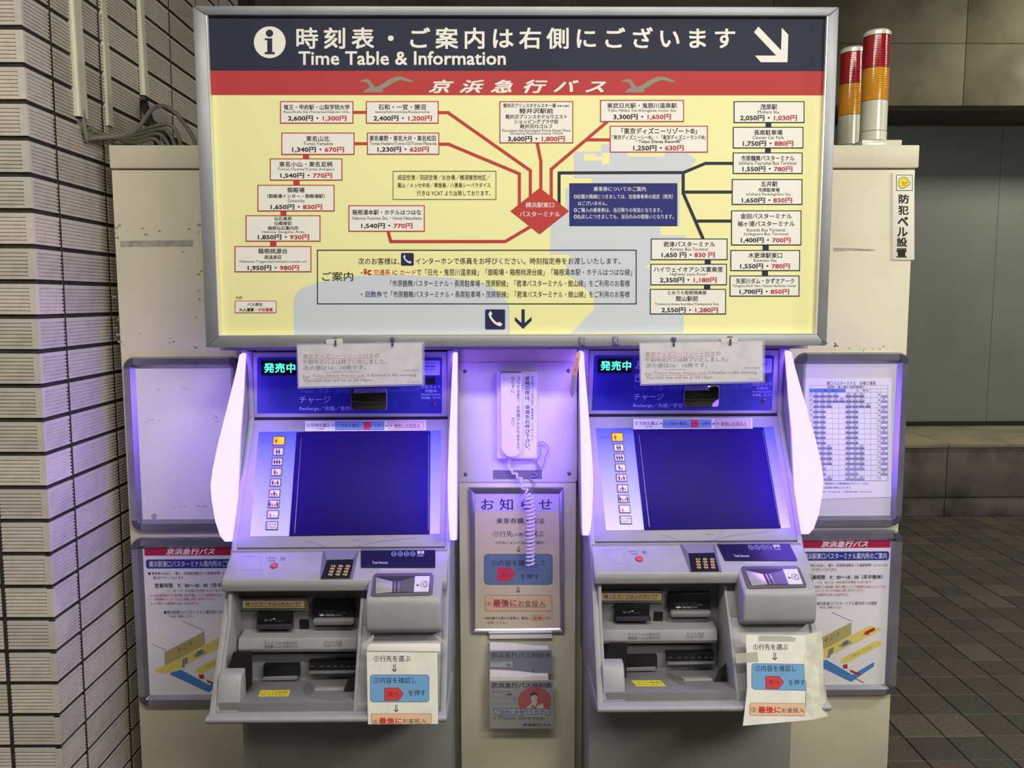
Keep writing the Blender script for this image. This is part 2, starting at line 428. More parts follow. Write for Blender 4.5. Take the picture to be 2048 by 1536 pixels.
cable([(x3, y3, z3+.02), (x3+.004, y3, z3-.02), (x3+.03, y3-.04, ZT+.15), (-1.03, 2.56, ZT+.02), (-1.02, 2.54, ZT-.002)], .012, m_cabk,
      'thick black conduit dropping from the duct closest to the sign', 'conduit', cat='conduit')
for k in range(3):
    cable([(-1.05, 2.56, ZT+.12), (-1.02+.012*k, 2.55, ZT+.07), (-.99+.022*k, 2.53, ZT+.025), (-.975+.028*k, 2.52, ZT-.002)], .006, m_cabk,
          'black cable fanning out at the foot of the thick conduit', group='black cables at the foot of the conduit')

# ------------------------------------------------------------------ cream cabinet
CF = 2.28
cab = thing('equipment_cabinet', (0.045, CF, 0), 'wide cream enamelled steel cabinet behind both ticket machines, scuffed', 'cabinet')
boxo('left_door', m_cream, cab, -1.056, -.1215, CF, 2.72, .02, 1.903, bevel=.003)
boxo('right_door', m_cream, cab, .205, 1.135, CF, 2.72, .02, 1.903, bevel=.003)
boxo('lid', m_cream, cab, -1.058, 1.142, CF-.004, 2.74, 1.907, ZT, bevel=.003, segs=2)
boxo('back_panel', m_cream, cab, -1.05, 1.13, 2.70, 2.73, 0.02, 1.905)
boxo('plinth', m_gap, cab, -1.04, 1.12, CF+.02, 2.7, 0, .02)
CW = wallface(CF)
p = Print(CW, .0003)
for x0, y0, x1_, y1_ in ((238, 481, 387, 494),): p.poly([(x0+2, y0+1), (x1_, y0-1), (x1_-2, y1_-1), (x0+3, y1_)], m_tape)
p.poly([(1667, 495), (1754, 499), (1745, 502), (1700, 501), (1667, 503)], m_tape)
for i in range(46):
    x = random.choice([random.gauss(236, 6), random.uniform(240, 395), random.gauss(395, 5)]); y = random.choice([random.gauss(455, 10), random.gauss(688, 6), random.uniform(450, 700)])
    if 226 < x < 404:
        r = random.uniform(.8, 3.6); p.poly([(x+r*random.uniform(.6, 1.8)*cos(a), y+r*random.uniform(.25, .9)*sin(a)) for a in [k*pi/4 for k in range(8)]], (150, 145, 128))
for i in range(8):
    x = random.uniform(1690, 1790); y = random.gauss(696, 4); r = random.uniform(.8, 2.2)
    p.poly([(x+r*random.uniform(.6, 1.8)*cos(a), y+r*random.uniform(.3, .8)*sin(a)) for a in [k*pi/3 for k in range(6)]], (140, 134, 120))
p.line([(1669, 685), (1672, 689), (1668, 693), (1675, 692), (1677, 691)], 1.6, (60, 54, 54))
p.done('scuff_marks', cab, 'stuff')
# centre column panel between the machines
CC = 2.225
ccol = boxo('centre_panel', m_cream, cab, -.1205, .2045, CC, CF+.02, .02, 1.4195, bevel=.003)
boxo('header_rail', mat('rail_grey', (190, 188, 184), .45), cab, -.74, .81, 2.16, CF+.01, 1.420, 1.437)

# ------------------------------------------------------------------ crime bell sticker
q = wallface(CF).use(1600, 0, .26047)
st = thing('bell_sticker_sign', tuple(CW.at(1806, 430)), 'narrow white vertical sign about a security bell on the right cabinet door', 'sign')
slab('plate', wallface(CF), rrect(1785, 344, 1829, 520, 3, 3), .003, 0.0, mat('sticker_white', (232, 230, 214), .5), st, bevel=.0006)
p = Print(wallface(CF-.003), .0003)
p.frame(1792.5, 349.5, 1825.5, 381.5, 1.2, BLK); p.poly(rect(1793.7, 350.7, 1824.3, 380.3), (240, 240, 232), .0001)
p.poly([(1797, 361), (1800, 356), (1806, 353.5), (1812, 354), (1816, 358), (1819, 363), (1822, 366), (1819, 370), (1814, 374), (1808, 377), (1802, 377.5), (1798, 375), (1796.5, 368)], (120, 110, 40), .0002)
p.poly([(1798, 361.5), (1801, 357), (1806, 354.8), (1811.5, 355.2), (1815, 359), (1818, 363.8), (1820.6, 366), (1818, 369.2), (1813.5, 373), (1808, 375.8), (1802.5, 376.2), (1799, 374), (1797.6, 368)], (236, 222, 70), .0003)
p.line([(1804, 364.5), (1808, 367)], 1.3, BLK, .0004); p.line([(1814, 364), (1810, 367)], 1.3, BLK, .0004); p.line([(1805, 370.5), (1808, 369.3), (1811, 371)], 1.1, BLK, .0004)
yy = [388, 410.5, 433, 454, 474.5, 496]
for ch, y in zip('防犯ベル設置', yy):
    cx = 1808-(y-388)*.045
    p.text(ch, cx-10, y+1, cx+10, y+18.5, BLK, bold=.03)
p.done('lettering', st, 'stuff')

# ------------------------------------------------------------------ signal towers
m_redl = mat('red_lens', (196, 30, 44), .12, spec=.8); m_amb = mat('amber_lens', (255, 186, 40), .12, spec=.8)
for m_ in (m_redl, m_amb):
    b_ = m_.node_tree.nodes['Principled BSDF']; b_.inputs['Transmission Weight'].default_value = .35; b_.inputs['Coat Weight'].default_value = .6
m_twh = mat('lamp_white', (214, 214, 196), .25, coat=.4)
def tower(cx, cy, base, top, lab):
    R_ = .0365; t = thing('signal_tower', (cx, cy, base), lab, 'signal light', 'two signal towers on the cabinet lid')
    h = top-base; zb = base
    def part(n, m, a, b2, ribs=0, r=R_):
        z_a, z_b = zb+h*a, zb+h*b2; pr = [(0, z_a), (r, z_a)]
        if ribs:
            for i in range(ribs):
                zz_ = z_a+(z_b-z_a)*(i+.5)/ribs; s_ = (z_b-z_a)/ribs
                pr += [(r, zz_-s_*.42), (r-.0018, zz_-s_*.1), (r-.0018, zz_+s_*.1), (r, zz_+s_*.42)]
        pr += [(r, z_b), (0, z_b)]
        MB().lathe((cx, cy, 0), pr, 36).build(n, m, t, smooth=True)
    boxo('base_plate', m_twh, t, cx-.052, cx+.060, cy-.05, cy+.06, base-.001, base+.024, bevel=.002)
    part('body_tube', m_twh, .085, .16); part('body_upper_tube', m_twh, .165, .415, r=R_*.985)
    part('amber_lens', m_amb, .42, .685, 14); part('red_lens', m_redl, .69, .95, 14)
    MB().lathe((cx, cy, 0), [(0, zb+h*.955), (R_+.0005, zb+h*.955), (R_+.0005, zb+h*.985), (R_-.004, zb+h*1.0), (0, zb+h*1.0)], 36).build('cap', m_twh, t, smooth=True)
    for k in range(9):
        a = -pi/2 + (k-4)*.16
        pass
    return t
tower(1.0585, 2.38, ZT, 2.297, 'nearer and taller red and amber signal tower on the cabinet lid')
tower(1.0835, 2.60, ZT, 2.316, 'rear red and amber signal tower half hidden by the sign frame')

# ------------------------------------------------------------------ route map sign
SY = 2.05
SX0, SX1, SZ0, SZ1 = -.737, .817, 1.434, 2.252
A_ = wallface(SY)
sign = thing('route_map_sign', (0.04, SY, SZ0), 'large bus route and fare map sign in a grey aluminium frame', 'sign')
IX0, IX1, IZ0, IZ1 = -.705, .791, 1.4636, 2.2306
def rail(pts, nm='frame_rail'):
    b = MB(); b.prism([(x, SY, z) for x, z in pts], (0, .05, 0)); return b.build(nm, m_sframe, sign, bevel=.0025)
rail([(SX0, SZ1), (SX1, SZ1), (IX1, IZ1), (IX0, IZ1)]); rail([(SX0, SZ0), (IX0, IZ0), (IX1, IZ0), (SX1, SZ0)])
rail([(SX0, SZ0), (SX0, SZ1), (IX0, IZ1), (IX0, IZ0)]); rail([(SX1, SZ0), (IX1, IZ0), (IX1, IZ1), (SX1, SZ1)])
m_highlight = mat('highlight_white', (240, 240, 234), .25, metal=.3)  # white highlight along the frame's inner edges, built as thin bright strips
for a in (IX0, IX1-.0024): boxo('frame_highlight', m_highlight, sign, a, a+.0024, SY-.0006, SY+.01, IZ0+.001, IZ1-.001)
boxo('frame_highlight', m_highlight, sign, IX0, IX1, SY-.0006, SY+.01, IZ0-.0008, IZ0+.0012)
boxo('sign_box', mat('sign_case', (130, 132, 130), .5), sign, SX0+.012, SX1-.012, SY+.03, CF-.005, SZ0+.012, SZ1-.012)
PYp = SY+.013
boxo('print_sheet', ink(YEL), sign, IX0-.004, IX1+.004, PYp, PYp+.01, IZ0-.004, IZ1+.004)
PF = wallface(PYp)
zt = lambda y: PF.at(1024, y).z
p = Print(PF, .0003)
def band(z0, z1, rgb, lift): p.b.add([(IX0, PYp-p.off-lift, z0), (IX1, PYp-p.off-lift, z0), (IX1, PYp-p.off-lift, z1), (IX0, PYp-p.off-lift, z1)], [(0, 1, 2, 3)], p.mi(rgb))
band(zt(142), IZ1, NAVY, 0); band(zt(190.5), zt(142), REDB, 0)
FA = PF.use(400, 0, .32227); FB = PF.use(1040, 0, .32227); FC = PF.use(420, 320, .26367); FD = PF.use(940, 320, .26367); FE = PF.use(1280, 320, .26039)
def on(F): p.F = F; return p
# sea
on(PF).poly([(588.5, 669), (587, 600), (592, 586), (604, 576), (636, 565), (700, 552), (800, 550), (900, 555), (958, 564), (985, 575), (1006, 592), (1019, 612), (1020, 667.5)], SEA)
on(FD).poly([(790, -55), (790, 135), (925, 135), (925, 215), (725, 215), (725, 400), (610, 480), (610, 715), (760, 715), (760, 755), (730, 800), (730, 860), (860, 960), (940, 1040), (945, 1130), (765, 1312), (1620, 1308), (1620, 1170), (1370, 1170), (1370, 830), (1325, 808), (1370, 785), (1370, 600), (1635, 600), (1635, 570), (1445, 570), (1445, 500), (1590, 500), (1590, 165), (1700, 20), (1720, -10), (1650, -30), (1640, -55)], SEA)
on(FB).poly([(345, 1000), (345, 940), (505, 940), (505, 895), (560, 895), (560, 945), (1020, 945), (1090, 985), (1060, 1020), (980, 1020), (980, 1000)], SEA, .00006)
on(FB).poly([(398, 955), (470, 955), (470, 970), (508, 970), (508, 950), (556, 950), (556, 1018), (508, 1018), (508, 995), (398, 998)], YEL, .00013)
p.poly([(665, 940), (900, 940), (900, 972), (665, 972)], YEL, .00013)
p.done('map_ground', sign)
# title band
p = Print(PF, .0006)
p.poly(circ(539.5, 84.5, 31.8, 40), WHT); p.poly(circ(539, 66.5, 7.4, 20), NAVY, .0002)
p.poly([(529.5, 76.5), (544.5, 76.5), (544.5, 104), (549.5, 104), (549.5, 108.5), (529.5, 108.5), (529.5, 104), (534.5, 104), (534.5, 80.5), (529.5, 80.5)], NAVY, .0002)
p.done('information_symbol', sign)
p = Print(PF, .0006)
p.text('時刻表・ご案内は右側にございます', 593.5, 55, 1469.5, 97, WHT, bold=.022, sp=1.38)
p.text('Time Table & Information', 597.5, 103, 1011, 129.5, WHT, bold=.02)
p.done('title_lettering', sign, 'stuff')
p = Print(FB, .0006); p.poly([(1480, 165), (1620, 312), (1625, 172), (1665, 215), (1660, 386), (1495, 386), (1458, 345), (1590, 345), (1452, 200)], WHT); p.done('direction_arrow', sign)
p = Print(PF, .0006)
p.text('京浜急行バス', 858, 160, 1211, 185.5, WHT, bold=.03, sp=1.85, shear=.32); p.done('operator_lettering', sign, 'stuff')
for dx in (0, 523):
    p = Print(PF, .0006); bird = [(985, 505), (1030, 489), (1050, 494), (1065, 512), (1085, 540), (1110, 533), (1180, 490), (1215, 477), (1250, 475), (1285, 486), (1335, 508), (1300, 508), (1245, 496), (1210, 508), (1170, 532), (1130, 555), (1138, 562), (1130, 572), (1010, 574), (1040, 548), (1055, 545), (1040, 515), (1015, 507)]
    p.poly([(400+x*.32227+dx, y*.32227) for x, y in bird], (150, 142, 128)); p.done('bird_emblem', sign)
# route lines
RN = [0]
def route(pts, w_, rgb, nm='route_line'):
    RN[0] += 1; q_ = Print(PF, .00045+RN[0]*.00003); q_.line(pts, w_, rgb); q_.done(nm, sign)
RL = (190, 66, 64); BL = (44, 50, 58)
route([(706, 224.7), (733, 224.7)], 6, RL); route([(706, 287.3), (734, 287.3)], 6, RL)
route([(876, 225.2), (896, 225.2), (1060.7, 341), (1060.7, 400)], 6.3, RL)
route([(878, 288.3), (897, 288.3), (1038.7, 347.5), (1038.7, 412)], 6.3, RL)
route([(1074.2, 285), (1081.7, 322), (1081.7, 380)], 6.3, RL)
route([(1215, 243), (1102.5, 338.5), (1102.5, 396)], 6.3, RL)
route([(1172, 279.6), (1221, 279.6)], 6, RL)
route([(776, 462), (781.5, 483), (1010.5, 483), (1063, 452)], 6.3, RL)
route([(1118.2, 408), (1118.2, 345.7), (1367, 345), (1411, 326.6), (1466, 326.6)], 6, BL)
route([(1366.4, 344), (1366.4, 386), (1406.5, 478)], 6.3, BL)
route([(1366, 384), (1464, 384)], 6, BL); route([(1394, 442), (1462, 442)], 6, BL)
for F_, r_, c_ in ((FA, (639, 960, 677, 985), RL), (FC, (632, 154, 680, 189), RL), (FC, (534, 389, 580, 420), RL), (FC, (456, 618, 504, 654), RL),
                   (FB, (1524, 762, 1560, 788), (40, 44, 70)), (FB, (1521, 920, 1557, 947), (40, 44, 70)), (FE, (942, 655, 989, 692), (40, 44, 70)), (FE, (937, 852, 984, 888), (40, 44, 70)),
                   (FE, (497, 768, 544, 798), (40, 44, 70)), (FE, (492, 961, 540, 991), (40, 44, 70))):
    q_ = Print(F_, .0005); q_.poly(rect(*r_), c_); q_.done('route_link', sign)
# fare boxes
def fare(F, r, bc, lines, price=None, bw=None, fill=WHT):
    bw = bw or (2.0/F.fr[2])
    fb = Print(F, .0009); fb.poly(rect(*r), bc); fb.poly(rect(r[0]+bw, r[1]+bw, r[2]-bw, r[3]-bw), fill, .0002)
    o = fb.done('fare_box', sign)
    t = Print(F, .0013)
    for l in lines: t.text(l[0], *l[1:5], BLK, bold=(.018 if ord(l[0][0]) > 255 else .004))
    if price: t.text(price[0], *price[1:5], BLK, bold=.03, rgb2=RED)
    t.done('lettering', o, 'stuff')
R_, K_ = (176, 56, 54), (38, 42, 52)
fare(FA, (497, 628, 952, 767), R_, [('竜王・甲府駅・山梨学院大学', 520, 649, 928, 681), ('Ryuo/Kofu Sta./YamanashiGakuin Univ.', 519, 686, 931, 706)], ('2,600円・|1,300円', 547, 718, 908, 752))
fare(FA, (1030, 628, 1481, 767), R_, [('石和・一宮・勝沼', 1107, 647, 1401, 681), ('Isawa/Ichinomiya/Katsunuma', 1088, 686, 1425, 706)], ('2,400円・|1,200円', 1078, 718, 1438, 752))
fare(FA, (505, 823, 959, 961), R_, [('東名山北', 659, 843, 803, 877), ('Tomei-Yamakita', 641, 881, 826, 901)], ('1,340円・|670円', 573, 912, 893, 946))
fare(FA, (1036, 823, 1485, 960), R_, [('東名秦野・東名大井・東名松田', 1052, 841, 1463, 875), ('Tomei-Hadano/Tomei-Oi/Tomei-Matsuda', 1052, 880, 1468, 900)], ('1,230円・|620円', 1102, 911, 1420, 945))
fare(FC, (454, -12, 1004, 156), R_, [('東名小山・東名足柄', 525, 12, 928, 52), ('Tomei-Oyama/Tomei-Ashigara', 512, 60, 944, 83)], ('1,540円・|770円', 535, 99, 925, 138))
fare(FC, (360, 188, 945, 390), R_, [('御殿場', 586, 208, 716, 247), ('（御殿場インター・御殿場駅）', 433, 258, 870, 290), ('Gotemba', 589, 297, 718, 320)], ('1,650円・|830円', 461, 337, 850, 377))
fare(FC, (270, 419, 838, 619), R_, [('仙石高原', 488, 430, 619, 459), ('仙郷楼前', 488, 466, 619, 495), ('箱根仙石案内所', 439, 502, 672, 531), ('Hakone Sengoku Area', 396, 536, 717, 559)], ('1,850円・|930円', 364, 566, 751, 606))
fare(FC, (186, 653, 769, 851), R_, [('箱根桃源台', 366, 671, 586, 711), ('南温泉荘', 413, 722, 543, 752), ('Hakone-Togendai/minami-onsen-so', 225, 760, 732, 784)], ('1,950円・|980円', 287, 799, 674, 839))
fare(FC, (188, 1067, 504, 1161), R_, [('バス停名', 283, 1083, 396, 1110)], ('大人運賃・|子供運賃', 221, 1123, 475, 1149), bw=5)
fare(FC, (1050, 343, 1629, 544), R_, [('箱根湯本駅・ホテルはつはな', 1080, 377, 1601, 416), ('Hakone-Yumoto Sta.・Hotel Hatsuhana', 1079, 428, 1606, 453)], ('1,540円・|770円', 1149, 480, 1535, 520))
fare(PF, (998.8, 202.4, 1146.5, 286.6), R_, [('軽井沢プリンスホテルスキー場', 1006.8, 206.9, 1111.5, 215.3), ('（冬季のみ運行）', 1114, 210, 1139, 214), ('軽井沢駅前', 1039, 216.6, 1106, 226.9), ('軽井沢プリンスホテルウエスト', 1011.4, 229, 1134, 237.8), ('ショッピングプラザ前', 1029, 239, 1116.4, 247.5),
     ('軽井沢72ゴルフ', 1040.3, 248.5, 1104.5, 256.9), ('Karuizawa Sta./Karuizawa Prince Hotel West', 1004.3, 258, 1140.9, 263.6), ('/Shopping Plaza/Karuizawa 72Golf', 1019.4, 264.6, 1126, 270)], ('3,600円・|1,800円', 1015.9, 272.4, 1129.6, 283.6))
fare(FB, (497, 620, 1018, 757), R_, [('東武日光駅・鬼怒川温泉駅', 541, 639, 973, 671), ('Tobu Nikko Sta./Kinugawa onsen Sta.', 544, 677, 972, 698)], ('3,300円・|1,650円', 580, 709, 936, 743))
fare(FB, (557, 780, 1166, 947), R_, [('「東京ディズニーリゾート®」', 630, 794, 1098, 832), ('「東京ディズニーシー®」・「東京ディズニーランド®」', 572, 838, 1152, 866), ('“ Tokyo Disney Resort®”', 718, 868, 1002, 893)], ('1,250円・|630円', 704, 902, 1016, 937))
fare(FB, (1326, 628, 1766, 763), K_, [('茂原駅', 1493, 646, 1596, 680), ('Mobara Sta.', 1476, 684, 1612, 704)], ('2,050円・|1,030円', 1367, 715, 1718, 750))
fare(FB, (1321, 787, 1759, 921), K_, [('長南駐車場', 1453, 806, 1628, 838), ('Chonan Car Park', 1444, 843, 1638, 863)], ('1,750円・|880円', 1384, 874, 1696, 909))
fare(PF, (1465.6, 304.9, 1605.2, 347.8), K_, [('市原鶴舞バスターミナル', 1482.8, 311, 1588.8, 321.6), ('Ichihara-Tsurumai Bus Terminal', 1478.2, 322.6, 1592.5, 329.6)], ('1,550円・|780円', 1485.2, 333, 1584.6, 343.6))
fare(FE, (705, 146, 1248, 345), K_, [('五井駅', 930, 163, 1056, 204), ('市原駐車場', 909, 214, 1072, 245), ('Ichihara Parking/Goi Sta.', 817, 252, 1162, 279)], ('1,650円・|830円', 784, 290, 1167, 331))
fare(FE, (700, 387, 1240, 656), K_, [('金田バスターミナル', 773, 411, 1166, 450), ('袖ヶ浦バスターミナル', 750, 469, 1188, 510), ('Kaneda Bus Terminal', 822, 526, 1115, 549), ('Sodegaura Bus Terminal', 797, 557, 1138, 584)], ('1,400円・|700円', 776, 596, 1156, 637))
fare(FE, (694, 691, 1230, 853), K_, [('木更津駅東口', 833, 712, 1092, 753), ('Kisarazu Sta.', 875, 759, 1052, 782)], ('1,550円・|780円', 771, 796, 1151, 837))
fare(FE, (688, 887, 1225, 1049), K_, [('矢那川ダム・かずさアーク', 738, 909, 1184, 950), ('Yanagawa River Dam / Kazusa Akademia Center', 711, 956, 1202, 981)], ('1,700円・|850円', 766, 992, 1145, 1032))
fare(FE, (83, 603, 673, 769), K_, [('君津バスターミナル', 180, 627, 577, 667), ('Kimitsu Bus Terminal', 234, 673, 521, 697)], ('1,650 円・|830 円', 168, 709, 574, 751))
fare(FE, (80, 797, 668, 962), K_, [('ハイウェイオアシス富楽里', 107, 820, 636, 860), ('Highway oasis Furari', 230, 866, 517, 893)], ('2,350円・|1,180円', 154, 902, 588, 944))
fare(FE, (76, 990, 661, 1186), K_, [('とみうら枇杷倶楽部', 215, 1003, 511, 1034), ('館山駅前', 275, 1044, 446, 1084), ('Tomiura biwa kurabu/Tateyama Sta.', 113, 1096, 609, 1121)], ('2,550円・|1,280円', 166, 1133, 599, 1174))
# other panels of the map
p = Print(FD, .0008); p.poly([(530, 210), (752, 388), (528, 564), (306, 388)], RL)
o = p.done('terminal_diamond', sign); p = Print(FD, .0011); p.text('横浜駅東口', 422, 321, 637, 361, WHT, bold=.015); p.text('バスターミナル', 377, 391, 682, 430, WHT, bold=.015); p.done('lettering', o, 'stuff')
p = Print(FD, .0009); p.poly(rect(754, 176, 1573, 501), BLK); p.poly(rect(758, 180, 1569, 497), (44, 50, 122), .0002)
o = p.done('ticket_notice_box', sign); p = Print(FD, .0013)
for l in (('乗車券についてのご案内', 938, 202, 1333, 237), ('◎記載の路線につきましては、往復乗車券の設定（発売）', 788, 260, 1540, 294), ('はございません。', 820, 313, 1040, 344), ('◎ご購入の乗車券は、当日限りの有効となります。', 788, 363, 1455, 397), ('◎払戻しにつきましても、当日のみの取扱いとなります。', 788, 412, 1545, 447)): p.text(*l, WHT, bold=.008)
p.done('lettering', o, 'stuff')
p = Print(PF, .0009); p.frame(785.5, 341.7, 992.5, 399.4, 1.1, BLK)
p.text('成田空港／羽田空港／お台場／横須賀西地区／', 795, 349.6, 981, 360, BLK); p.text('葉山／メッセ中央／東扇島／八景島シーパラダイス', 795, 365.4, 981, 375.2, BLK); p.text('行きは YCAT より出発しております。', 833.5, 381, 981, 391.4, BLK)
p.done('airport_note', sign)
def handset(pr, x0, y0, x1, y1, c, lift):
    w_, h_ = x1-x0, y1-y0; g = lambda u, v: (x0+u*w_, y0+v*h_)
    pr.poly([g(.18, .27), (x0+.27*w_, y0+.14*h_), g(.36, .27), g(.30, .36), g(.36, .47), g(.48, .60), g(.60, .68), g(.68, .63), g(.83, .73), g(.73, .84), g(.60, .80), g(.46, .72), g(.32, .58), g(.22, .42)], c, lift)
p = Print(PF, .0009); p.frame(634, 499.3, 1273.3, 608.6, 1.9, BLK)
p.text('ご案内', 644.6, 543.5, 706, 562, BLK, bold=.006)
p.text('次のお客様は、', 716.3, 515.5, 799, 529, BLK)
p.text('インターホンで係員をお呼びください。時刻指定券をお渡しいたします。', 831.3, 515.3, 1241, 528.6, BLK)
p.text('・', 722, 544, 725, 547, BLK); p.text('・', 722, 587, 725, 590, BLK)
p.poly(rect(728, 541, 733, 548.5), (190, 60, 56)); p.line([(743, 541.5), (737.5, 541.5), (735.6, 545), (737.5, 548.5), (743, 548.5)], 3.2, (190, 60, 56)); p.poly(rect(727.5, 537.6, 733.5, 540), (120, 130, 90))
p.text('交通系 IC カード', 747, 538.6, 831.8, 550.4, (190, 60, 50))
p.text('で「日光・鬼怒川温泉線」「御殿場・箱根桃源台線」「箱根湯本駅・ホテルはつはな線」', 833.4, 537.6, 1264, 551, BLK)
p.text('「市原鶴舞バスターミナル・長南駐車場・茂原駅線」「君津バスターミナル・館山線」をご利用のお客様', 780.5, 560, 1259.6, 573.4, BLK)
p.text('回数券', 731, 582.4, 764, 594.4, (34, 40, 128), bold=.008)
p.text('で「市原鶴舞バスターミナル・長南駐車場・茂原駅線」「君津バスターミナル・館山線」をご利用のお客様', 766, 582, 1259.4, 595.2, BLK)
p.done('guidance_box', sign)
p = Print(PF, .0011); p.poly(rrect(802, 506, 827.5, 531, 2), (38, 42, 84)); handset(p, 802, 506, 827.5, 531, WHT, .0002); p.done('telephone_symbol', sign)
p = Print(FD, .0011); p.poly(rrect(115, 1133, 266, 1285, 10), (38, 42, 84)); handset(p, 110, 1120, 276, 1290, WHT, .0002); p.done('telephone_symbol', sign)
p = Print(FD, .0011); p.poly([(391, 1132), (415, 1132), (415, 1236), (467, 1190), (467, 1218), (403, 1281), (341, 1218), (341, 1190), (391, 1236)], (38, 42, 84)); p.done('down_arrow', sign)
p = Print(PF, .0008); p.text('凡例', 471, 592.5, 484, 598.5, BLK); p.done('legend_lettering', sign, 'stuff')
p = Print(A_, .0006); p.line([(1643, 683.4), (1651, 683.4)], 1.2, BLK); p.line([(1645, 685), (1648, 688)], 1.4, BLK); p.line([(1641, 690.4), (1648, 690)], 1.2, BLK); p.poly(circ(1654, 686, 1.2, 8), BLK); p.done('pen_marks', sign)

# ------------------------------------------------------------------ poster frames on the cabinet
CPF = CF-.012
m_snap = mat('snap_frame_metal', (168, 168, 178), 0.25, metal=0.7, noise=0.12, scale=7)
def snap_frame(nm, X0_, X1_, Z0_, Z1_, lab, w_=.031, top=None):
    t = thing(nm, ((X0_+X1_)/2, CF, Z0_), lab, 'poster frame')
    y0 = CF-.018; pr = [(0, 0), (0, -.010), (.004, -.018), (w_-.010, -.018), (w_, -.008), (w_, 0)]
    cr = .022
    def bar(fn, a, b_):
        vs = []; n = len(pr)
        for s_ in (a, b_):
            for d_, y in pr: vs.append(fn(d_, CF+y, s_))
        fs = [(i, (i+1) % n, n+(i+1) % n, n+i) for i in range(n)] + [tuple(range(n))[::-1], tuple(range(n, 2*n))]
        return MB().add(vs, fs).build('frame_rail', m_snap, t)
    bar(lambda d, y, s_: (s_, y, Z1_-d), X0_+w_, X1_-w_); bar(lambda d, y, s_: (s_, y, Z0_+d), X0_+w_, X1_-w_)
    bar(lambda d, y, s_: (X0_+d, y, s_), Z0_+w_, Z1_-w_); bar(lambda d, y, s_: (X1_-d, y, s_), Z0_+w_, Z1_-w_)
    for cx, cz, a0 in ((X0_+w_, Z1_-w_, 90), (X1_-w_, Z1_-w_, 0), (X0_+w_, Z0_+w_, 180), (X1_-w_, Z0_+w_, 270)):
        vs = []; n = len(pr); K = 6
        for k in range(K+1):
            a = radians(a0+90*k/K)
            for d_, y in pr: vs.append((cx+cos(a)*(w_-d_), CF+y, cz+sin(a)*(w_-d_)))
        fs = [(k*n+i, k*n+(i+1) % n, (k+1)*n+(i+1) % n, (k+1)*n+i) for k in range(K) for i in range(n)]
        MB().add(vs, fs).build('corner_cap', mat('corner_plastic', (92, 92, 100), .25, metal=.4), t, smooth=True)
    return t
fL1 = snap_frame('poster_frame', -1.046, -.72, .906, 1.396, 'upper left metal poster frame holding a blank white sheet')
fL2 = snap_frame('poster_frame', -1.05, -.72, .388, .884, 'lower left metal poster frame with the information office poster')
fR1 = snap_frame('poster_frame', .818, 1.137, .905, 1.402, 'upper right metal poster frame holding the bus timetable')
fR2 = snap_frame('poster_frame', .818, 1.143, .402, .893, 'lower right metal poster frame with the information office poster')
PS = CF-.006
for nm, X0_, X1_, Z0_, Z1_, lab, rgb in (('blank_sheet', -1.018, -.745, .934, 1.368, 'blank white sheet with faint marks in the upper left frame', (226, 224, 222)),
                               ('office_poster', -1.022, -.745, .414, .858, None, (228, 227, 226)),
                               ('timetable_backing', .846, 1.11, .932, 1.375, 'pale grey backing card behind the bus timetable', (206, 204, 206)),
                               ('office_poster', .846, 1.115, .430, .866, None, (228, 227, 226))):
    if nm == 'blank_sheet':
        o = boxo(nm, mat('sheet_a', rgb, .6, noise=.05, scale=6), None, X0_, X1_, PS, CF-.001, Z0_, Z1_); tag(o, lab, 'paper')
        q_ = Print(wallface(PS), .0003)
        for i in range(26):
            x, y = random.choice([(random.uniform(315, 400), random.gauss(776, 3)), (random.uniform(300, 440), random.gauss(1012, 2)), (random.gauss(302, 8), random.gauss(838, 4)), (random.gauss(432, 5), random.gauss(836, 3))])
            q_.poly(circ(x, y, random.uniform(1, 5), 8, random.uniform(.5, 1.8)), (186, 184, 190))
        q_.poly(circ(308, 1033, 6, 12), (170, 168, 176)); q_.done('smudges', o, 'stuff')
    elif nm == 'timetable_backing':
        tb = boxo(nm, mat('sheet_b', rgb, .6), None, X0_, X1_, PS, CF-.001, Z0_, Z1_); tag(tb, lab, 'paper')
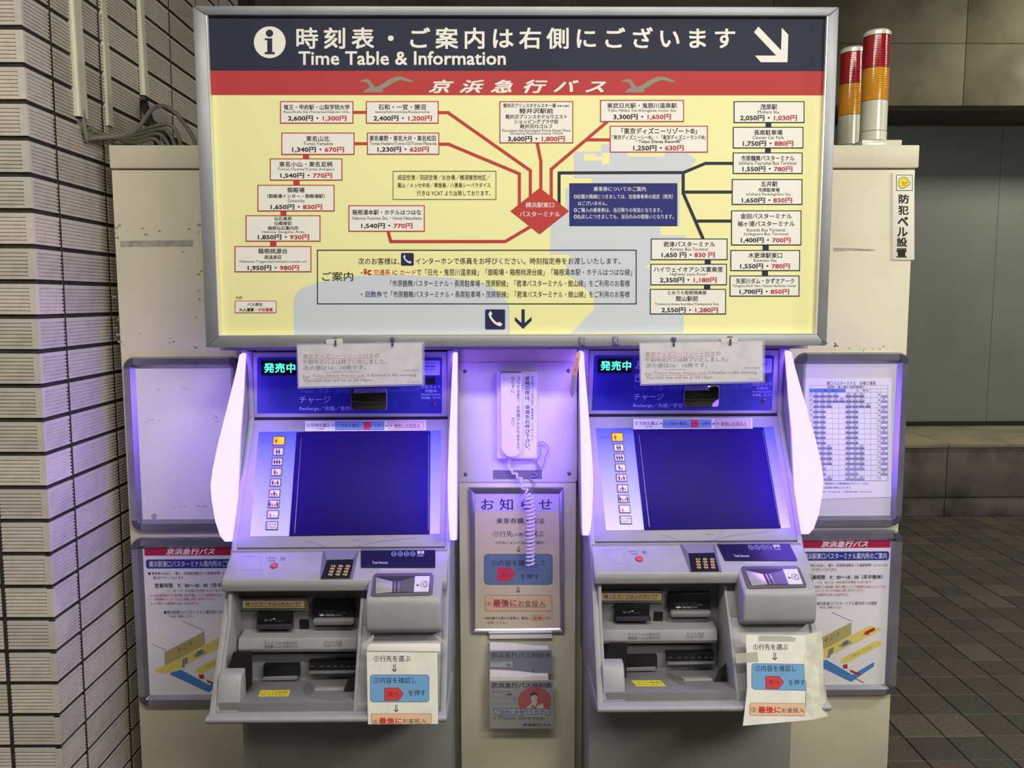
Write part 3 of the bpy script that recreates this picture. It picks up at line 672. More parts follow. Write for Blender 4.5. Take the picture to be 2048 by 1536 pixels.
def office_poster(X0_, X1_, Z0_, Z1_, lab):
    """same printed poster in both lower frames, laid out in poster units 0..100 x 0..160"""
    t = boxo('office_poster', ink((228, 227, 228)), None, X0_, X1_, PS, CF-.001, Z0_, Z1_); tag(t, lab, 'poster')
    class PFc(Face):
        def __init__(s): s.fr = (0, 0, 1); s.n = Vector((0, -1, 0))
        def at(s, x, y, off=0.0): return Vector((X0_+(X1_-X0_)*x/100, PS-off, Z1_-(Z1_-Z0_)*y/160))
    G = PFc(); q = Print(G, .0004)
    q.poly(rect(2, 1, 98, 9.5), (176, 40, 76)); q.text('京浜急行バス', 24, 2.2, 74, 8.6, WHT, bold=.03, shear=.3)
    q.poly(rrect(3, 13.5, 97, 23, 2.5), (44, 58, 140)); q.text('横浜駅東口バスターミナル案内所のご案内', 6, 15, 94.5, 21.6, WHT)
    q.text('■ 乗車券の払戻し・購入（夜間高速乗合バス乗車券等）については', 5, 26.5, 96, 30, BLK); q.text('案内所で行っております。', 9.5, 31, 42, 34.5, BLK)
    q.text('営業時間　9：00～18：00（年中無休）', 11, 38.5, 91, 43.5, (30, 32, 60), bold=.02)
    q.text('（12：45～14：00は窓口を閉めております）', 22, 45, 80, 48, (150, 60, 70))
    q.text('※ 上記営業時間外での券売機・車内で購入したバス乗車券の払戻しについては、', 6, 50, 95, 53, (176, 50, 60)); q.text('券売機横のインターホンにて係員にお問い合わせください。', 10, 54, 72, 57, (176, 50, 60))
    q.text('※ バス車内では乗車券の払戻しは出来ません。', 6, 58.5, 56, 61.5, (176, 50, 60))
    q.text('●横浜駅東口バスターミナル案内所への経路', 19, 67.5, 86, 71.5, (40, 48, 90)); q.text('下記をご参照ください。', 24, 72.5, 50, 75.2, BLK)
    OCH, YL, BLU, RD = (176, 166, 110), (222, 208, 110), (74, 132, 190), (176, 52, 50)
    q.line([(5, 103), (20, 110)], .5, (110, 110, 110)); q.line([(38, 79), (60, 89)], .5, (110, 110, 110)); q.poly([(18, 112), (60, 90), (60, 104), (18, 127)], OCH); q.frame(17.8, 111.8, 18.3, 127, .4, (90, 90, 70))
    q.text('そごう', 0, 0, 0, 0, (70, 66, 40), quad=[(31, 108), (47, 100), (47, 105), (31, 113)])
    q.poly([(9, 131), (80, 94), (93, 98), (84, 103), (24, 134), (12, 135)], YL)
    q.poly([(24, 134), (34, 131), (63, 148), (108-22, 134), (86, 139), (62, 156), (22, 136)], BLU)
    q.poly([(50, 130), (86, 111), (92, 111), (94, 114), (90, 117), (56, 135), (51, 135)], YL)
    q.text('バスターミナル', 0, 0, 0, 0, (90, 84, 40), quad=[(60, 127), (82, 116), (83, 118.5), (61, 129.5)])
    q.poly([(36, 120), (42, 117), (41, 124), (38, 126), (38, 129), (35, 129), (36, 125)], (130, 130, 134)); q.poly([(46, 116), (58, 110), (62, 113), (50, 118)], (150, 150, 150)); q.poly([(51, 112), (57, 109), (57, 114), (51, 117)], (110, 112, 116))
    q.poly([(74, 101), (84, 96), (86, 99), (76, 104)], RD); q.poly([(72, 104), (80, 99), (79, 104)], RD)
    q.poly([(52, 137), (57, 136), (58, 141), (53, 141)], RD); q.poly([(60, 142), (72, 147), (71, 149), (61, 145)], RD)
    q.poly([(6, 131), (15, 127), (17, 129.5), (8, 134)], YL); q.line([(66, 152), (76, 157)], .8, (90, 90, 90))
    q.done('poster_print', t, 'stuff')
office_poster(-1.020, -.745, .414, .858, 'bus information office poster with a small map, lower left frame')
office_poster(.846, 1.116, .430, .868, 'bus information office poster with a small map, lower right frame')
# timetable
TF = wallface(PS-.001).use(1600, 400, .39063)
tt = slab('timetable_sheet', TF, [(-20, 915), (472, 912), (468, 1440+80), (-20, 1536)], .0005, -.0005, ink((226, 225, 230)), None)
tag(tt, 'printed white timetable sheet with a dense grid, upper right frame', 'timetable')
q = Print(TF, .0008)
q.text('東口バスターミナル　⑯乗り場発', 137, 928, 388, 948, (60, 58, 84)); q.text('金田BT・袖ヶ浦BT 木更津駅東口', 140, 951, 328, 964, (60, 58, 84), bold=.01)
LN = (110, 108, 140)
q.poly(rect(48, 967, 233, 985), (96, 130, 205)); q.text('平　日', 120, 970, 180, 982, (40, 40, 90)); q.text('土・休日', 285, 969, 350, 981, (60, 58, 84))
q.frame(48, 949, 450, 1437, 1.2, LN); q.line([(48, 966), (450, 966)], 1, LN); q.line([(48, 985), (450, 985)], 1, LN)
rows = 17; rh = (1437-985)/rows
cols = [66, 100, 133, 165, 198, 232, 265, 298, 330, 362, 396, 413]
for x in cols: q.line([(x, 966), (x, 1437)], .8, LN)
pat = [(4, 3), (5, 3), (3, 4), (2, 2), (2, 2), (2, 2), (2, 2), (2, 2), (2, 2), (2, 2), (3, 3), (3, 3), (3, 3), (3, 3), (2, 3), (2, 2), (3, 3)]
nm_ = ['00', '20', '40', '50', '30', '10']
for r in range(rows):
    y = 985+r*rh; q.line([(48, y+rh), (450, y+rh)], .9, LN)
    q.text(str(5+r), 52, y+7, 62, y+17, (60, 58, 84)); q.text(str(5+r), 401, y+7, 411, y+17, (60, 58, 84))
    for a, base in ((pat[r][0], 66), (pat[r][1], 232)):
        for c_ in range(a):
            x = base+c_*33; q.poly(rect(x+2, y+rh*.52, x+32, y+rh-1), (150, 152, 190)); q.text(nm_[(r+c_*2) % 6], x+9, y+2, x+24, y+rh*.47, (60, 58, 84))
            q.text('品袖', x+6, y+rh*.57, x+28, y+rh*.93, (60, 56, 100), lift=.0003)
    if r % 2: q.text(nm_[r % 6], 422, y+2, 436, y+rh*.47, (60, 58, 84))
    if r < 16: q.poly(rect(416, y+rh*.52, 448, y+rh-1), (150, 152, 190))
q.text('横浜駅から木更津経由かずさアーク行き', 128, 1446, 350, 1458, (60, 58, 84)); q.text('は金田BT経由になります', 122, 1467, 260, 1478, (60, 58, 84)); q.text('京浜急行　045-000-0000　小湊鉄道木更津　0438-22-7101', 90, 1490, 368, 1497, (60, 58, 84))
q.done('timetable_print', tt, 'stuff')

# ------------------------------------------------------------------ centre column: intercom, notice, brochures
MF = wallface(CC).use(900, 680, .20833)
plate = slab('intercom_plate', MF, rrect(72, 217, 1222, 1365, 26, 4), .004, 0.0, mat('plate_cream', (214, 208, 204), .42, noise=.04, scale=8), None, bevel=.0012)
tag(plate, 'square pale steel plate between the machines that carries the intercom', 'plate')
for x, y in ((143, 302), (1140, 297), (150, 1290), (1143, 1282)):
    c0 = MF.at(x, y, .004); MB().lathe(c0, [(0, .0045), (.0025, .0042), (.0045, .0022), (.0052, 0), (0, 0)], 18, ax=(0, -1, 0)).build('screw', m_screw, plate, smooth=True)
slot = slab('slot_plate', MF, rect(413, 1250, 882, 1336), .0045, .0038, mat('violet_grey_tape', (120, 112, 136), .5), plate)
ic = thing('intercom_phone', tuple(MF.at(640, 1130)), 'white wall intercom with handset and vertical Japanese labels', 'intercom')
m_icw = mat('intercom_white', (226, 220, 222), .35)
slab('cradle_box', MF, rrect(450, 302, 836, 1142, 20, 4), .026, .004, m_icw, ic, bevel=.003)
hs = [(485, 330), (500, 318), (680, 318), (686, 330), (686, 1040), (676, 1085), (650, 1112), (615, 1125), (575, 1126), (540, 1112), (506, 1075), (492, 1035)]
slab('handset', MF, hs, .046, .026, mat('handset_white', (232, 224, 232), .3), ic, bevel=.006, segs=3)
slab('handset_cap', MF, rect(486, 303, 686, 320), .034, .026, m_kiosk_d, ic, bevel=.001)
slab('label_strip', MF, rect(709, 330, 830, 1120), .0268, .026, ink((226, 222, 232)), ic)
q = Print(wallface(CC-.0268).use(900, 680, .20833), .0004); IK = (56, 46, 110)
def vtext(pr, s_, cx, y0, y1, w_, rgb, bold=.0, gap=None):
    n = len(s_); h_ = (y1-y0)/n
    for i, ch in enumerate(s_):
        if ch == '　': continue
        y = y0+i*h_
        if ch in '、。': pr.text(ch, cx+w_*.15, y+h_*.05, cx+w_*.42, y+h_*.35, rgb)
        elif ch == 'ー': pr.poly(rect(cx-1.6, y+h_*.1, cx+1.6, y+h_*.9), rgb)
        else: pr.text(ch, cx-w_/2, y+h_*.06, cx+w_/2, y+h_*.92, rgb, bold=bold)
vtext(q, '故障の際は、係員をお呼び下さい。', 745, 345, 1085, 44, IK, .01); vtext(q, '京浜急行バス株式会社　乗車専用　インターホン', 791, 345, 965, 20, IK)
q.done('label_lettering', ic, 'stuff')
q = Print(wallface(CC-.046).use(900, 680, .20833), .0004)
vtext(q, 'つながるまで、お時間がかかりますので', 656, 350, 1062, 30, IK); vtext(q, '切らずに、　　　　　さい。', 605, 350, 858, 30, IK)
q.done('handset_lettering', ic, 'stuff')
# coiled cord
m_cord = mat('lavender_cord', (214, 206, 222), .4)
key = [MF.at(590, 1120, .034), MF.at(562, 1180, .02), MF.at(575, 1245, .018), MF.at(640, 1300, .02), MF.at(690, 1365, .024), MF.at(722, 1440, .032), MF.at(755, 1500, .034), MF.at(768, 1620, .036), MF.at(772, 1700, .036), MF.at(772, 1850, .036), MF.at(770, 2000, .036), MF.at(768, 2160, .036)]
sp = smooth_path(key, 40); helix = []
TN = 0; ln = 0
for i in range(len(sp)-1):
    t = (sp[i+1]-sp[i]); ln += t.length; fr = i/len(sp)
    turn = 2*pi*ln/(.0108 if fr > .52 else .017); rr = .0105 if fr > .5 else (.0012 + .006*min(1, max(0, (fr-.12)*3)))
    tt_ = t.normalized(); a = tt_.cross(Vector((0, 1, 0))).normalized(); b_ = tt_.cross(a)
    helix.append(sp[i]+a*cos(turn)*rr+b_*sin(turn)*rr*.8)
MB().tube(helix, .0027, 6).build('coiled_cord', m_cord, ic, smooth=True)
m_wire = mat('wire_violet', (150, 140, 176), .35)
wp = [MF.at(850, 1000, .014), MF.at(880, 975, .016), MF.at(925, 1000, .016), MF.at(948, 1050, .016), MF.at(920, 1110, .014), MF.at(905, 1180, .012), MF.at(875, 1230, .012), MF.at(845, 1200, .012), MF.at(830, 1172, .012), MF.at(860, 1225, .01), MF.at(800, 1265, .01), MF.at(835, 1300, .009), MF.at(765, 1325, .008), MF.at(815, 1375, .008), MF.at(780, 1420, .008)]
MB().tube(smooth_path(wp, 8), .0016, 6).build('clear_wire', m_wire, ic, smooth=True)
wp = [MF.at(880, 1000, .012), MF.at(870, 1060, .012), MF.at(868, 1110, .012), MF.at(845, 1138, .012), MF.at(830, 1170, .012)]
MB().tube(smooth_path(wp, 8), .0014, 6).build('clear_wire', m_wire, ic, smooth=True)
# notice frame
NF = wallface(CC).use(900, 960, .20833)
nf = thing('notice_frame', tuple(NF.at(640, 1465)), 'silver framed purchase instructions notice below the intercom', 'notice')
def qbar(a, b_, c_, d_):
    P = [NF.at(*v, .012) for v in (a, b_)] + [NF.at(*v, .006) for v in (c_, d_)]; B = [Vector((v.x, CC, v.z)) for v in P]
    MB().add(P+B, [(0, 1, 2, 3), (4, 7, 6, 5), (0, 4, 5, 1), (1, 5, 6, 2), (2, 6, 7, 3), (3, 7, 4, 0)]).build('frame_rail', m_steel, nf, bevel=.0012)
o_ = [(180, 75), (1090, 75), (1098, 1465), (210, 1470)]; i_ = [(240, 132), (1045, 132), (1056, 1418), (245, 1425)]
for k in range(4): qbar(o_[k], o_[(k+1) % 4], i_[(k+1) % 4], i_[k])
slab('notice_sheet', NF, [(232, 125), (1052, 125), (1062, 1425), (240, 1430)], .004, .001, ink((206, 196, 164)), nf)
q = Print(wallface(CC-.004).use(900, 960, .20833), .0004); NI = (60, 52, 84)
q.poly(rect(243, 133, 1044, 305), (196, 182, 206)); q.text('お知らせ', 300, 178, 978, 290, (44, 34, 120), bold=.01, sp=1.6, lift=.0003)
q.text('乗車券購入方法', 445, 365, 905, 420, NI, bold=.01); q.text('①行先', 415, 488, 600, 545, NI); q.text('(人数)', 604, 506, 712, 545, NI); q.text('を選ぶ', 716, 488, 905, 545, NI)
q.text('*(行先によっては時間も選択)', 435, 588, 905, 620, NI); q.text('⇓', 638, 635, 680, 692, NI); q.text('⇓', 633, 1025, 678, 1083, NI)
q.poly(rrect(326, 710, 985, 1006, 40), (60, 84, 110)); q.poly(rrect(330, 714, 981, 1002, 38), (104, 128, 152), .0002)
q.text('②内容を確認して', 398, 768, 912, 825, NI, lift=.0005); q.poly([(452, 838), (580, 838), (632, 905), (575, 970), (452, 970)], (200, 66, 92), .0004); q.text('次へ', 490, 888, 580, 924, NI, lift=.0006); q.text('を押す', 675, 903, 858, 958, NI, lift=.0005)
q.poly(rrect(336, 1106, 980, 1260, 22), (140, 100, 80)); q.poly(rrect(340, 1110, 976, 1256, 20), (218, 188, 150), .0002)
q.text('③', 345, 1170, 395, 1212, (110, 60, 60), lift=.0005); q.text('最後に', 415, 1146, 640, 1212, (150, 50, 70), bold=.02, lift=.0005); q.text('お金投入', 655, 1155, 915, 1213, (90, 50, 60), lift=.0005); q.poly(rect(405, 1217, 918, 1221), (120, 50, 60), .0005)
q.text('※領収書が必要なお客様は、最後に', 330, 1312, 768, 1340, NI); q.poly(rect(783, 1299, 900, 1348), (170, 110, 80)); q.poly(rect(786, 1302, 897, 1345), (222, 168, 120), .0002); q.text('領収書', 803, 1314, 880, 1336, NI, lift=.0005); q.text('ボタン', 908, 1312, 990, 1338, NI); q.text('を押して下さい', 360, 1360, 550, 1384, NI)
q.done('notice_print', nf, 'stuff')
# brochure rack
RF = wallface(CC).use(900, 1240, .1927)
rack = thing('brochure_rack', tuple(RF.at(740, 1140)), 'clear acrylic rack holding bus timetable brochures under the notice', 'rack')
m_acr = glass('clear_acrylic', (210, 214, 216), .05, .07)
slab('back_sheet', RF, [(400, 130), (1075, 125), (1085, 1135), (402, 1140)], .003, .001, m_acr, rack)
slab('front_pocket', RF, [(402, 640), (1082, 630), (1084, 1132), (403, 1138)], .040, .0385, m_acr, rack)
slab('upper_pocket', RF, [(402, 335), (1080, 330), (1082, 560), (402, 560)], .0262, .025, m_acr, rack)
for xx in (401, 1079):
    P = [RF.at(xx, 135, .003), RF.at(xx, 1138, .003), RF.at(xx, 1138, .04), RF.at(xx, 640, .04), RF.at(xx, 560, .026), RF.at(xx, 335, .026)]
    MB().prism(P, (.0012, 0, 0)).build('side_sheet', m_acr, rack)
slab('rim_highlight', RF, [(403, 128), (1056, 120), (1056, 134), (403, 142)], .016, .001, m_paper, rack)  # bright highlight below the notice frame, put in as a white strip
cov1, cov2 = ink((120, 124, 138)), ink((150, 154, 150))
def brochure(pts, n0, th, m, lab, group):
    o = slab('brochure', RF, pts, n0+th, n0, m, None); return tag(o, lab, 'brochure', group)
o = slab('brochure', RF, [(410, 150), (1056, 143), (1062, 188), (410, 196), (410, 700), (410, 700)][:4]+[], .012, .0035, m_paper, None)
tag(o, 'white folded leaflet topmost in the acrylic rack', 'brochure')
for base, n0, gr, dyy in ((0, .009, 'upper pocket', 0), (1, .0275, 'lower pocket', 288)):
    for i in range(4):
        yl = 232+22*i+dyy-4; yr = 268+10*i+dyy
        pts = [(412, yl), (520, yl+4), (700, yl+16-2*i), (860, yr-4), (1010, yr), (1022, yr+14), (1035, 560+dyy*1.9), (414, 560+dyy*1.9)]
        brochure(pts, n0+i*.0028, .0023, m_paper, 'white timetable brochure standing behind the others in the %s' % gr, 'spare brochures in the '+gr)
b1 = brochure([(414, 325), (1058, 318), (1062, 560), (414, 560)], .0210, .003, cov1, 'grey covered timetable brochure number 43 in the upper pocket', None)
q = Print(wallface(CC-.024).use(900, 1240, .1927), .0004)
q.text('京浜急行バス時刻表', 430, 338, 1045, 395, (40, 42, 70), bold=.02); q.poly(rect(418, 430, 648, 490), (178, 180, 182)); q.text('横浜駅東口 2016.7', 432, 436, 615, 446, BLK); q.text('No.', 552, 466, 578, 478, BLK); q.text('43', 585, 455, 630, 480, BLK, bold=.03); q.poly([(845, 530), (860, 500), (885, 530)], (50, 48, 60))
q.done('cover_print', b1, 'stuff')
b2 = brochure([(414, 632), (1072, 626), (1078, 1122), (414, 1126)], .0388-.0035+.0, .003, cov2, 'grey green timetable brochure number 44 with a red disc, lower pocket', None)
q = Print(wallface(CC-.0383).use(900, 1240, .1927), .0004-.0002)
rd = []
for i in range(40):
    a = 2*pi*i/40; rd.append((min(880+175*cos(a), 1050), 845+150*sin(a)))
q.poly(rd, (176, 84, 80)); q.text('京浜急行バス時刻表', 430, 650, 1055, 705, (40, 42, 70), bold=.02, lift=.0003)
q.poly([(838, 760), (870, 748), (905, 758), (910, 800), (895, 835), (930, 900), (985, 950), (985, 1000), (760, 1000), (790, 910), (850, 860), (838, 800)], (196, 190, 186), .0001); q.poly([(830, 765), (868, 745), (910, 758), (912, 790), (880, 775), (842, 788), (836, 810)], (70, 40, 44), .00015)
q.poly([(850, 880), (880, 905), (905, 860), (915, 870), (885, 925), (840, 900)], (160, 70, 66), .00015); q.poly([(905, 900), (960, 860), (975, 900), (930, 960)], (206, 198, 190), .00015)
q.line([(418, 800), (1060, 795)], 3, (110, 112, 112), .0002); q.text('横浜駅東口 2017.4', 432, 740, 620, 750, BLK); q.text('No.', 553, 770, 582, 782, BLK); q.text('44', 590, 760, 637, 785, BLK, bold=.03)
q.poly(rrect(452, 918, 1042, 988, 14), (54, 66, 130), .0002); q.poly(rrect(458, 924, 1036, 982, 12), (172, 176, 186), .00025); q.text('ご自由にお取りください', 470, 932, 1025, 975, (48, 58, 124), bold=.02, lift=.0004)
q.text('Please take one.', 505, 995, 985, 1032, (90, 84, 90), lift=.0004); q.poly(circ(460, 1017, 26, 14, 14), (176, 110, 90), .0002); q.text('京浜急行バス', 755, 1074, 1040, 1102, (44, 44, 56), bold=.02, lift=.0004)
q.poly([(655, 815), (695, 818), (660, 838)], (110, 120, 112), .0002); q.frame(430, 820, 690, 868, 2, (120, 122, 122), .0002)
q.done('cover_print', b2, 'stuff')

# ------------------------------------------------------------------ ticket machines
KX, KY = -.408, 2.2
g_k = 'two ticket vending machines'
km = thing('ticket_machine', (KX, KY, 0), 'ticket vending machine on the left, beside the ribbed tile wall', 'ticket machine', g_k)
HW = .275
# shell: side cheeks
for s_ in (-1, 1):
    xo, xi = KX+s_*HW, KX+s_*(HW-.014)
    prof = [(2.244, 1.415), (2.196, 1.415), (2.196, 1.234), (1.818, .590), (1.818, .575), (1.86, .560), (2.244, .560)]
    MB().prism([(min(xo, xi), y, z) for y, z in prof], (.014, 0, 0)).build('side_cheek', m_kiosk, km, bevel=.002)
boxo('lower_case', m_kiosk_b, km, KX-HW+.004, KX+HW-.004, 2.04, 2.243, .0, .57, bevel=.003)
boxo('inner_case', m_kiosk_d, km, KX-HW+.014, KX+HW-.014, 2.21, 2.243, .57, 1.41)
# header
HF = wallface(2.2)
K1 = HF.use(420, 680, .27346)
boxo('header_panel', m_kiosk, km, KX-.262, KX+.262, 2.2, 2.243, 1.236, 1.412, bevel=.003)
slab('header_fascia', K1, rrect(345, 130, 1696, 536, 8, 3), .002, -.002, mat('header_blue', (46, 52, 138), .35), km)
q = Print(wallface(2.198).use(420, 680, .27346), .0004); LV = (176, 178, 228); LV2 = (104, 110, 200)
q.text('Ticket／车票／승차권', 652, 352, 1020, 388, LV2, bold=.01); q.text('チャージ', 655, 412, 880, 462, LV, bold=.012); q.text('Recharge／充值／충전', 655, 484, 1020, 520, LV, bold=.014)
q.text('京浜急行バス', 655, 160, 1100, 228, LV, bold=.03, shear=.3); q.text('きっぷ', 655, 262, 900, 325, LV, bold=.02)
q.frame(1310, 338, 1532, 372, 2.5, LV2); q.text('1000│10000', 1390, 345, 1525, 364, LV2)
q.poly(rrect(1490, 150, 1682, 258, 10), (168, 168, 224)); q.text('クレジットカード', 1545, 158, 1660, 176, (66, 72, 170), lift=.0004); q.text('credit card', 1560, 183, 1642, 200, (66, 72, 170), bold=.02, lift=.0004); q.text('信用卡 신용카드', 1552, 207, 1640, 222, (66, 72, 170), lift=.0004)
q.text('防犯カメラ', 1543, 330, 1686, 355, LV); q.text('作動中', 1573, 362, 1660, 384, LV); q.text('Security Camera', 1545, 390, 1686, 408, LV, bold=.015); q.text('监视器／모니터', 1545, 413, 1686, 432, LV)
q.done('header_lettering', km, 'stuff')
q = Print(wallface(2.198).use(420, 680, .27346), .0004)
hd = ink((26, 28, 90))
for cx, cy, R__, st_ in ((515, 408, 90, 11.5), (1425, 463, 36, 11)):
    n = int(R__/st_)+1
    for i in range(-n, n+1):
        for j_ in range(-n, n+1):
            x, y = i*st_, j_*st_
            if (i+j_) % 2 == 0 and x*x+y*y < R__*R__: q.poly(circ(cx+x, cy+y, 3.6, 6), hd)
q.done('speaker_holes', km, 'stuff')
slab('status_display', K1, rect(375, 152, 628, 258), .003, .0, mat('led_black', (8, 14, 26), .25), km)
q = Print(wallface(2.197).use(420, 680, .27346), .0005); q.text('発売中', 397, 170, 622, 238, emis('led_green', (70, 255, 190), 2.6), bold=.02, sp=1.1); q.done('led_lettering', km, 'stuff')
# convex mirror
mc = K1.at(1163, 432, .001); mir = MB(); n = 14
hw_, hh = (K1.at(1295, 432, 0)-K1.at(1030, 432, 0)).length/2, (K1.at(1163, 512, 0)-K1.at(1163, 352, 0)).length/2
vs = []
for j_ in range(n+1):
    for i in range(n+1):
        u, v = i/n*2-1, j_/n*2-1; vs.append((mc.x+u*hw_*.96, mc.y-.002-.010*(1-(u*u+v*v*.6)/1.6), mc.z+v*hh*.95))
mir.add(vs, [(j_*(n+1)+i, j_*(n+1)+i+1, (j_+1)*(n+1)+i+1, (j_+1)*(n+1)+i) for j_ in range(n) for i in range(n)])
mo = slab('convex_mirror', K1, rrect(1030, 352, 1295, 512, 16, 4), .004, 0, mat('mirror_rim', (132, 130, 160), .3), km, bevel=.0008)
mir.build('mirror_glass', mat('mirror_glass', (150, 150, 160), .04, metal=1.0), mo, smooth=True)
slab('sensor_window', K1, rect(1584, 275, 1649, 321), .003, .0, m_black, km)
c0 = K1.at(1633, 468, .002); ln_ = MB().lathe(c0, [(0, .003), (.004, .003), (.0066, .002), (.0068, 0), (0, 0)], 22, ax=(0, -1, 0)).build('camera_lens', mat('lens_rim', (70, 56, 110), .2), km, smooth=True)
MB().lathe(c0+Vector((0, -.0031, 0)), [(0, .0006), (.0028, .0003), (.0032, 0)], 16, ax=(0, -1, 0)).build('lens_glass', m_black, ln_, smooth=True)

# slanted door with the screen
A0 = Vector((0, 2.2, 1.232)); DV = Vector((0, -.38, -.647)).normalized(); DN = Vector((0, -.8623, .5065)).normalized()
SFc = Face(A0, DN); S1 = SFc.use(420, 680, .27346); S2 = SFc.use(420, 1060, .27346)
dl = [(314, 583), (1735, 577), (1722, 1497), (198, 1520)]
def splane(x, v, n): return Vector((x, 0, 0)) + A0 + DV*v + DN*n
vB = .3515
door = MB().prism([splane(KX-.262, .004, .004), splane(KX+.262, .004, .004), splane(KX+.262, vB, .004), splane(KX-.262, vB, .004)], -DN*.05).build('screen_door', m_kiosk, km, bevel=.003)
DF = Face(A0+DN*.004, DN)
D1 = DF.use(420, 680, .27346)
def grad_mat():
    m = bpy.data.materials.new('blue_fade_print'); m.use_nodes = True; nt = m.node_tree; b = nt.nodes['Principled BSDF']; b.inputs['Roughness'].default_value = .35
    tc = nt.nodes.new('ShaderNodeTexCoord'); sx = nt.nodes.new('ShaderNodeSeparateXYZ'); nt.links.new(tc.outputs['Generated'], sx.inputs[0])
    rp = nt.nodes.new('ShaderNodeValToRGB'); nt.links.new(sx.outputs[2], rp.inputs[0])
    e = rp.color_ramp.elements; e[0].position = .0; e[0].color = lin((206, 206, 236)); e[1].position = 1; e[1].color = lin((62, 74, 196))
    x_ = e.new(.35); x_.color = lin((160, 166, 232))
    nt.links.new(rp.outputs[0], b.inputs['Base Color']); return m
m_fade = grad_mat()
slab('blue_print_panel', D1, [(356, 672), (1690, 660), (1680, 1418), (292, 1437)], .0012, -.002, m_fade, km)
slab('screen', D1, [(633, 672), (1612, 665), (1606, 1418), (578, 1432)], .0035, -.002, mat('screen_violet_sheen', (30, 12, 104), .5, spec=.12), km, bevel=.001)  # reflected violet glow is put into the dark screen's base colour
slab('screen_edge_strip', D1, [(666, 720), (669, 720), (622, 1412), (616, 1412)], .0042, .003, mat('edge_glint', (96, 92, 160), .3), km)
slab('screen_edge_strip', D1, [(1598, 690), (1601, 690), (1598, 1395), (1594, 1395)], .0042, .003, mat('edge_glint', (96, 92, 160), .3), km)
btn = [(460, 702, 550, 768), (460, 785, 541, 843), (453, 860, 534, 918), (446, 935, 527, 993), (439, 1012, 522, 1070), (432, 1090, 516, 1150), (425, 1168, 511, 1228), (417, 1243, 505, 1305), (409, 1325, 499, 1388)]
kinds = ['A', 'AA', 'AAA', 'Ac', 'AcA', 'cAc', 'AccA', 'c', 'T']
m_bf = mat('button_frame', (96, 84, 92), .4); m_bw = mat('button_white', (220, 216, 220), .35); m_bl = emis('button_lit', (255, 176, 60), 1.7)
for (x0, y0, x1_, y1_), kd in zip(btn, kinds):
    o = slab('passenger_button', D1, [(x0, y0), (x1_, y0), (x1_-5, y1_+2), (x0-5, y1_+2)], .003, 0, m_bf, km, bevel=.0005)
    slab('button_face', D1, [(x0+8, y0+7), (x1_-7, y0+7), (x1_-12, y1_-5), (x0+3, y1_-5)], .0042, .002, m_bl if kd == 'A' else m_bw, o, bevel=.0005)
    q = Print(DF.use(420, 680, .27346), .0046); w_ = x1_-x0; h_ = y1_-y0-16; yb = y1_-9; n = len(kd)
    if kd == 'T': q.text('団体 各種', x0+10, y0+18, x1_-16, y0+28, (80, 70, 90)); q.text('その他 割引', x0+10, y0+36, x1_-18, y0+46, (80, 70, 90))
    else:
        for i, ch in enumerate(kd):
            s_ = 1.0 if ch == 'A' else .66; cx = x0+w_/2-4+(i-(n-1)/2)*18 if kd != 'A' and kd != 'c' else x0+24
            col = (60, 54, 76) if ch == 'A' else (186, 60, 90)
            if kd == 'A': col = (176, 70, 30)
            H_ = h_*.86*s_; q.poly(circ(cx, yb-H_*.88, H_*.13, 10), col)
            q.poly([(cx-H_*.20, yb-H_*.70), (cx+H_*.20, yb-H_*.70), (cx+H_*.22, yb-H_*.35), (cx+H_*.12, yb-H_*.35), (cx+H_*.10, yb), (cx-H_*.10, yb), (cx-H_*.12, yb-H_*.35), (cx-H_*.22, yb-H_*.35)], col)
        if kd in 'Ac': q.text('おとな' if kd == 'A' else 'こども', x0+40, yb-14, x1_-20, yb-4, (150, 90, 60) if kd == 'A' else (150, 120, 140))
    q.done('button_print', o, 'stuff')
slab('lock_cover', D1, [(372, 728), (440, 728), (438, 748), (372, 748)], .0016, 0, ink((96, 104, 190)), km)
q = Print(DF.use(420, 680, .27346), .0005); q.line([(700, 1470), (760, 1482), (830, 1512)], 2.5, (120, 118, 140)); q.line([(1500, 1448), (1250, 1472), (1120, 1500), (1080, 1512)], 2.5, (120, 118, 140)); q.text('NEC △', 1040, 1458, 1098, 1470, (130, 128, 150)); q.done('door_marks', km, 'stuff')
boxo('seam', m_gap, km, KX-.262, KX+.262, 2.202, 2.24, 1.2315, 1.2357)

# console with cancel button, keypad and coin unit
PA, PB = Vector((0, 2.010, .922)), Vector((0, 1.88, .849))
CD = (PB-PA).normalized(); CN = Vector((0, CD.z, -CD.y)).normalized()
if CN.z < 0: CN = -CN
ConF = Face(PA, CN); C2 = ConF.use(420, 1060, .27346)
def XatY(x, y, Y, fr=(420, 1060, .27346)):
    f_ = wallface(Y); f_.fr = fr; return f_.at(x, y)
lipY = 1.932; t_ = (PA.y-lipY)/(PA.y-PB.y); lipZ = PA.z+(PB.z-PA.z)*t_
xcL = XatY(1137, 600, 1.875).x; xcR = XatY(1690, 600, 1.875).x
cons = MB().prism([(KX-HW+.003, y, z) for y, z in ((2.06, .922), (2.010, .922), (lipY, lipZ), (lipY-.004, lipZ-.012), (lipY, lipZ-.030), (lipY+.03, lipZ-.036), (2.06, lipZ-.036))], (2*HW-.006, 0, 0)).build('console', m_kiosk, km, bevel=.004, segs=3)
boxo('console_back', m_kiosk, km, KX-HW+.006, KX+HW-.006, 2.0105, 2.05, .915, .9265)
boxo('console_seam', m_gap, km, KX-HW+.006, KX+HW-.006, 2.02, 2.05, .9215, .925)
cb = [(2.0, .9155), (PB.y+.012, PB.z+.0068), (PB.y, PB.z-.002), (PB.y-.006, PB.z-.016), (PB.y-.006, .775), (PB.y+.004, .762), (1.94, .745), (2.0, .75)]
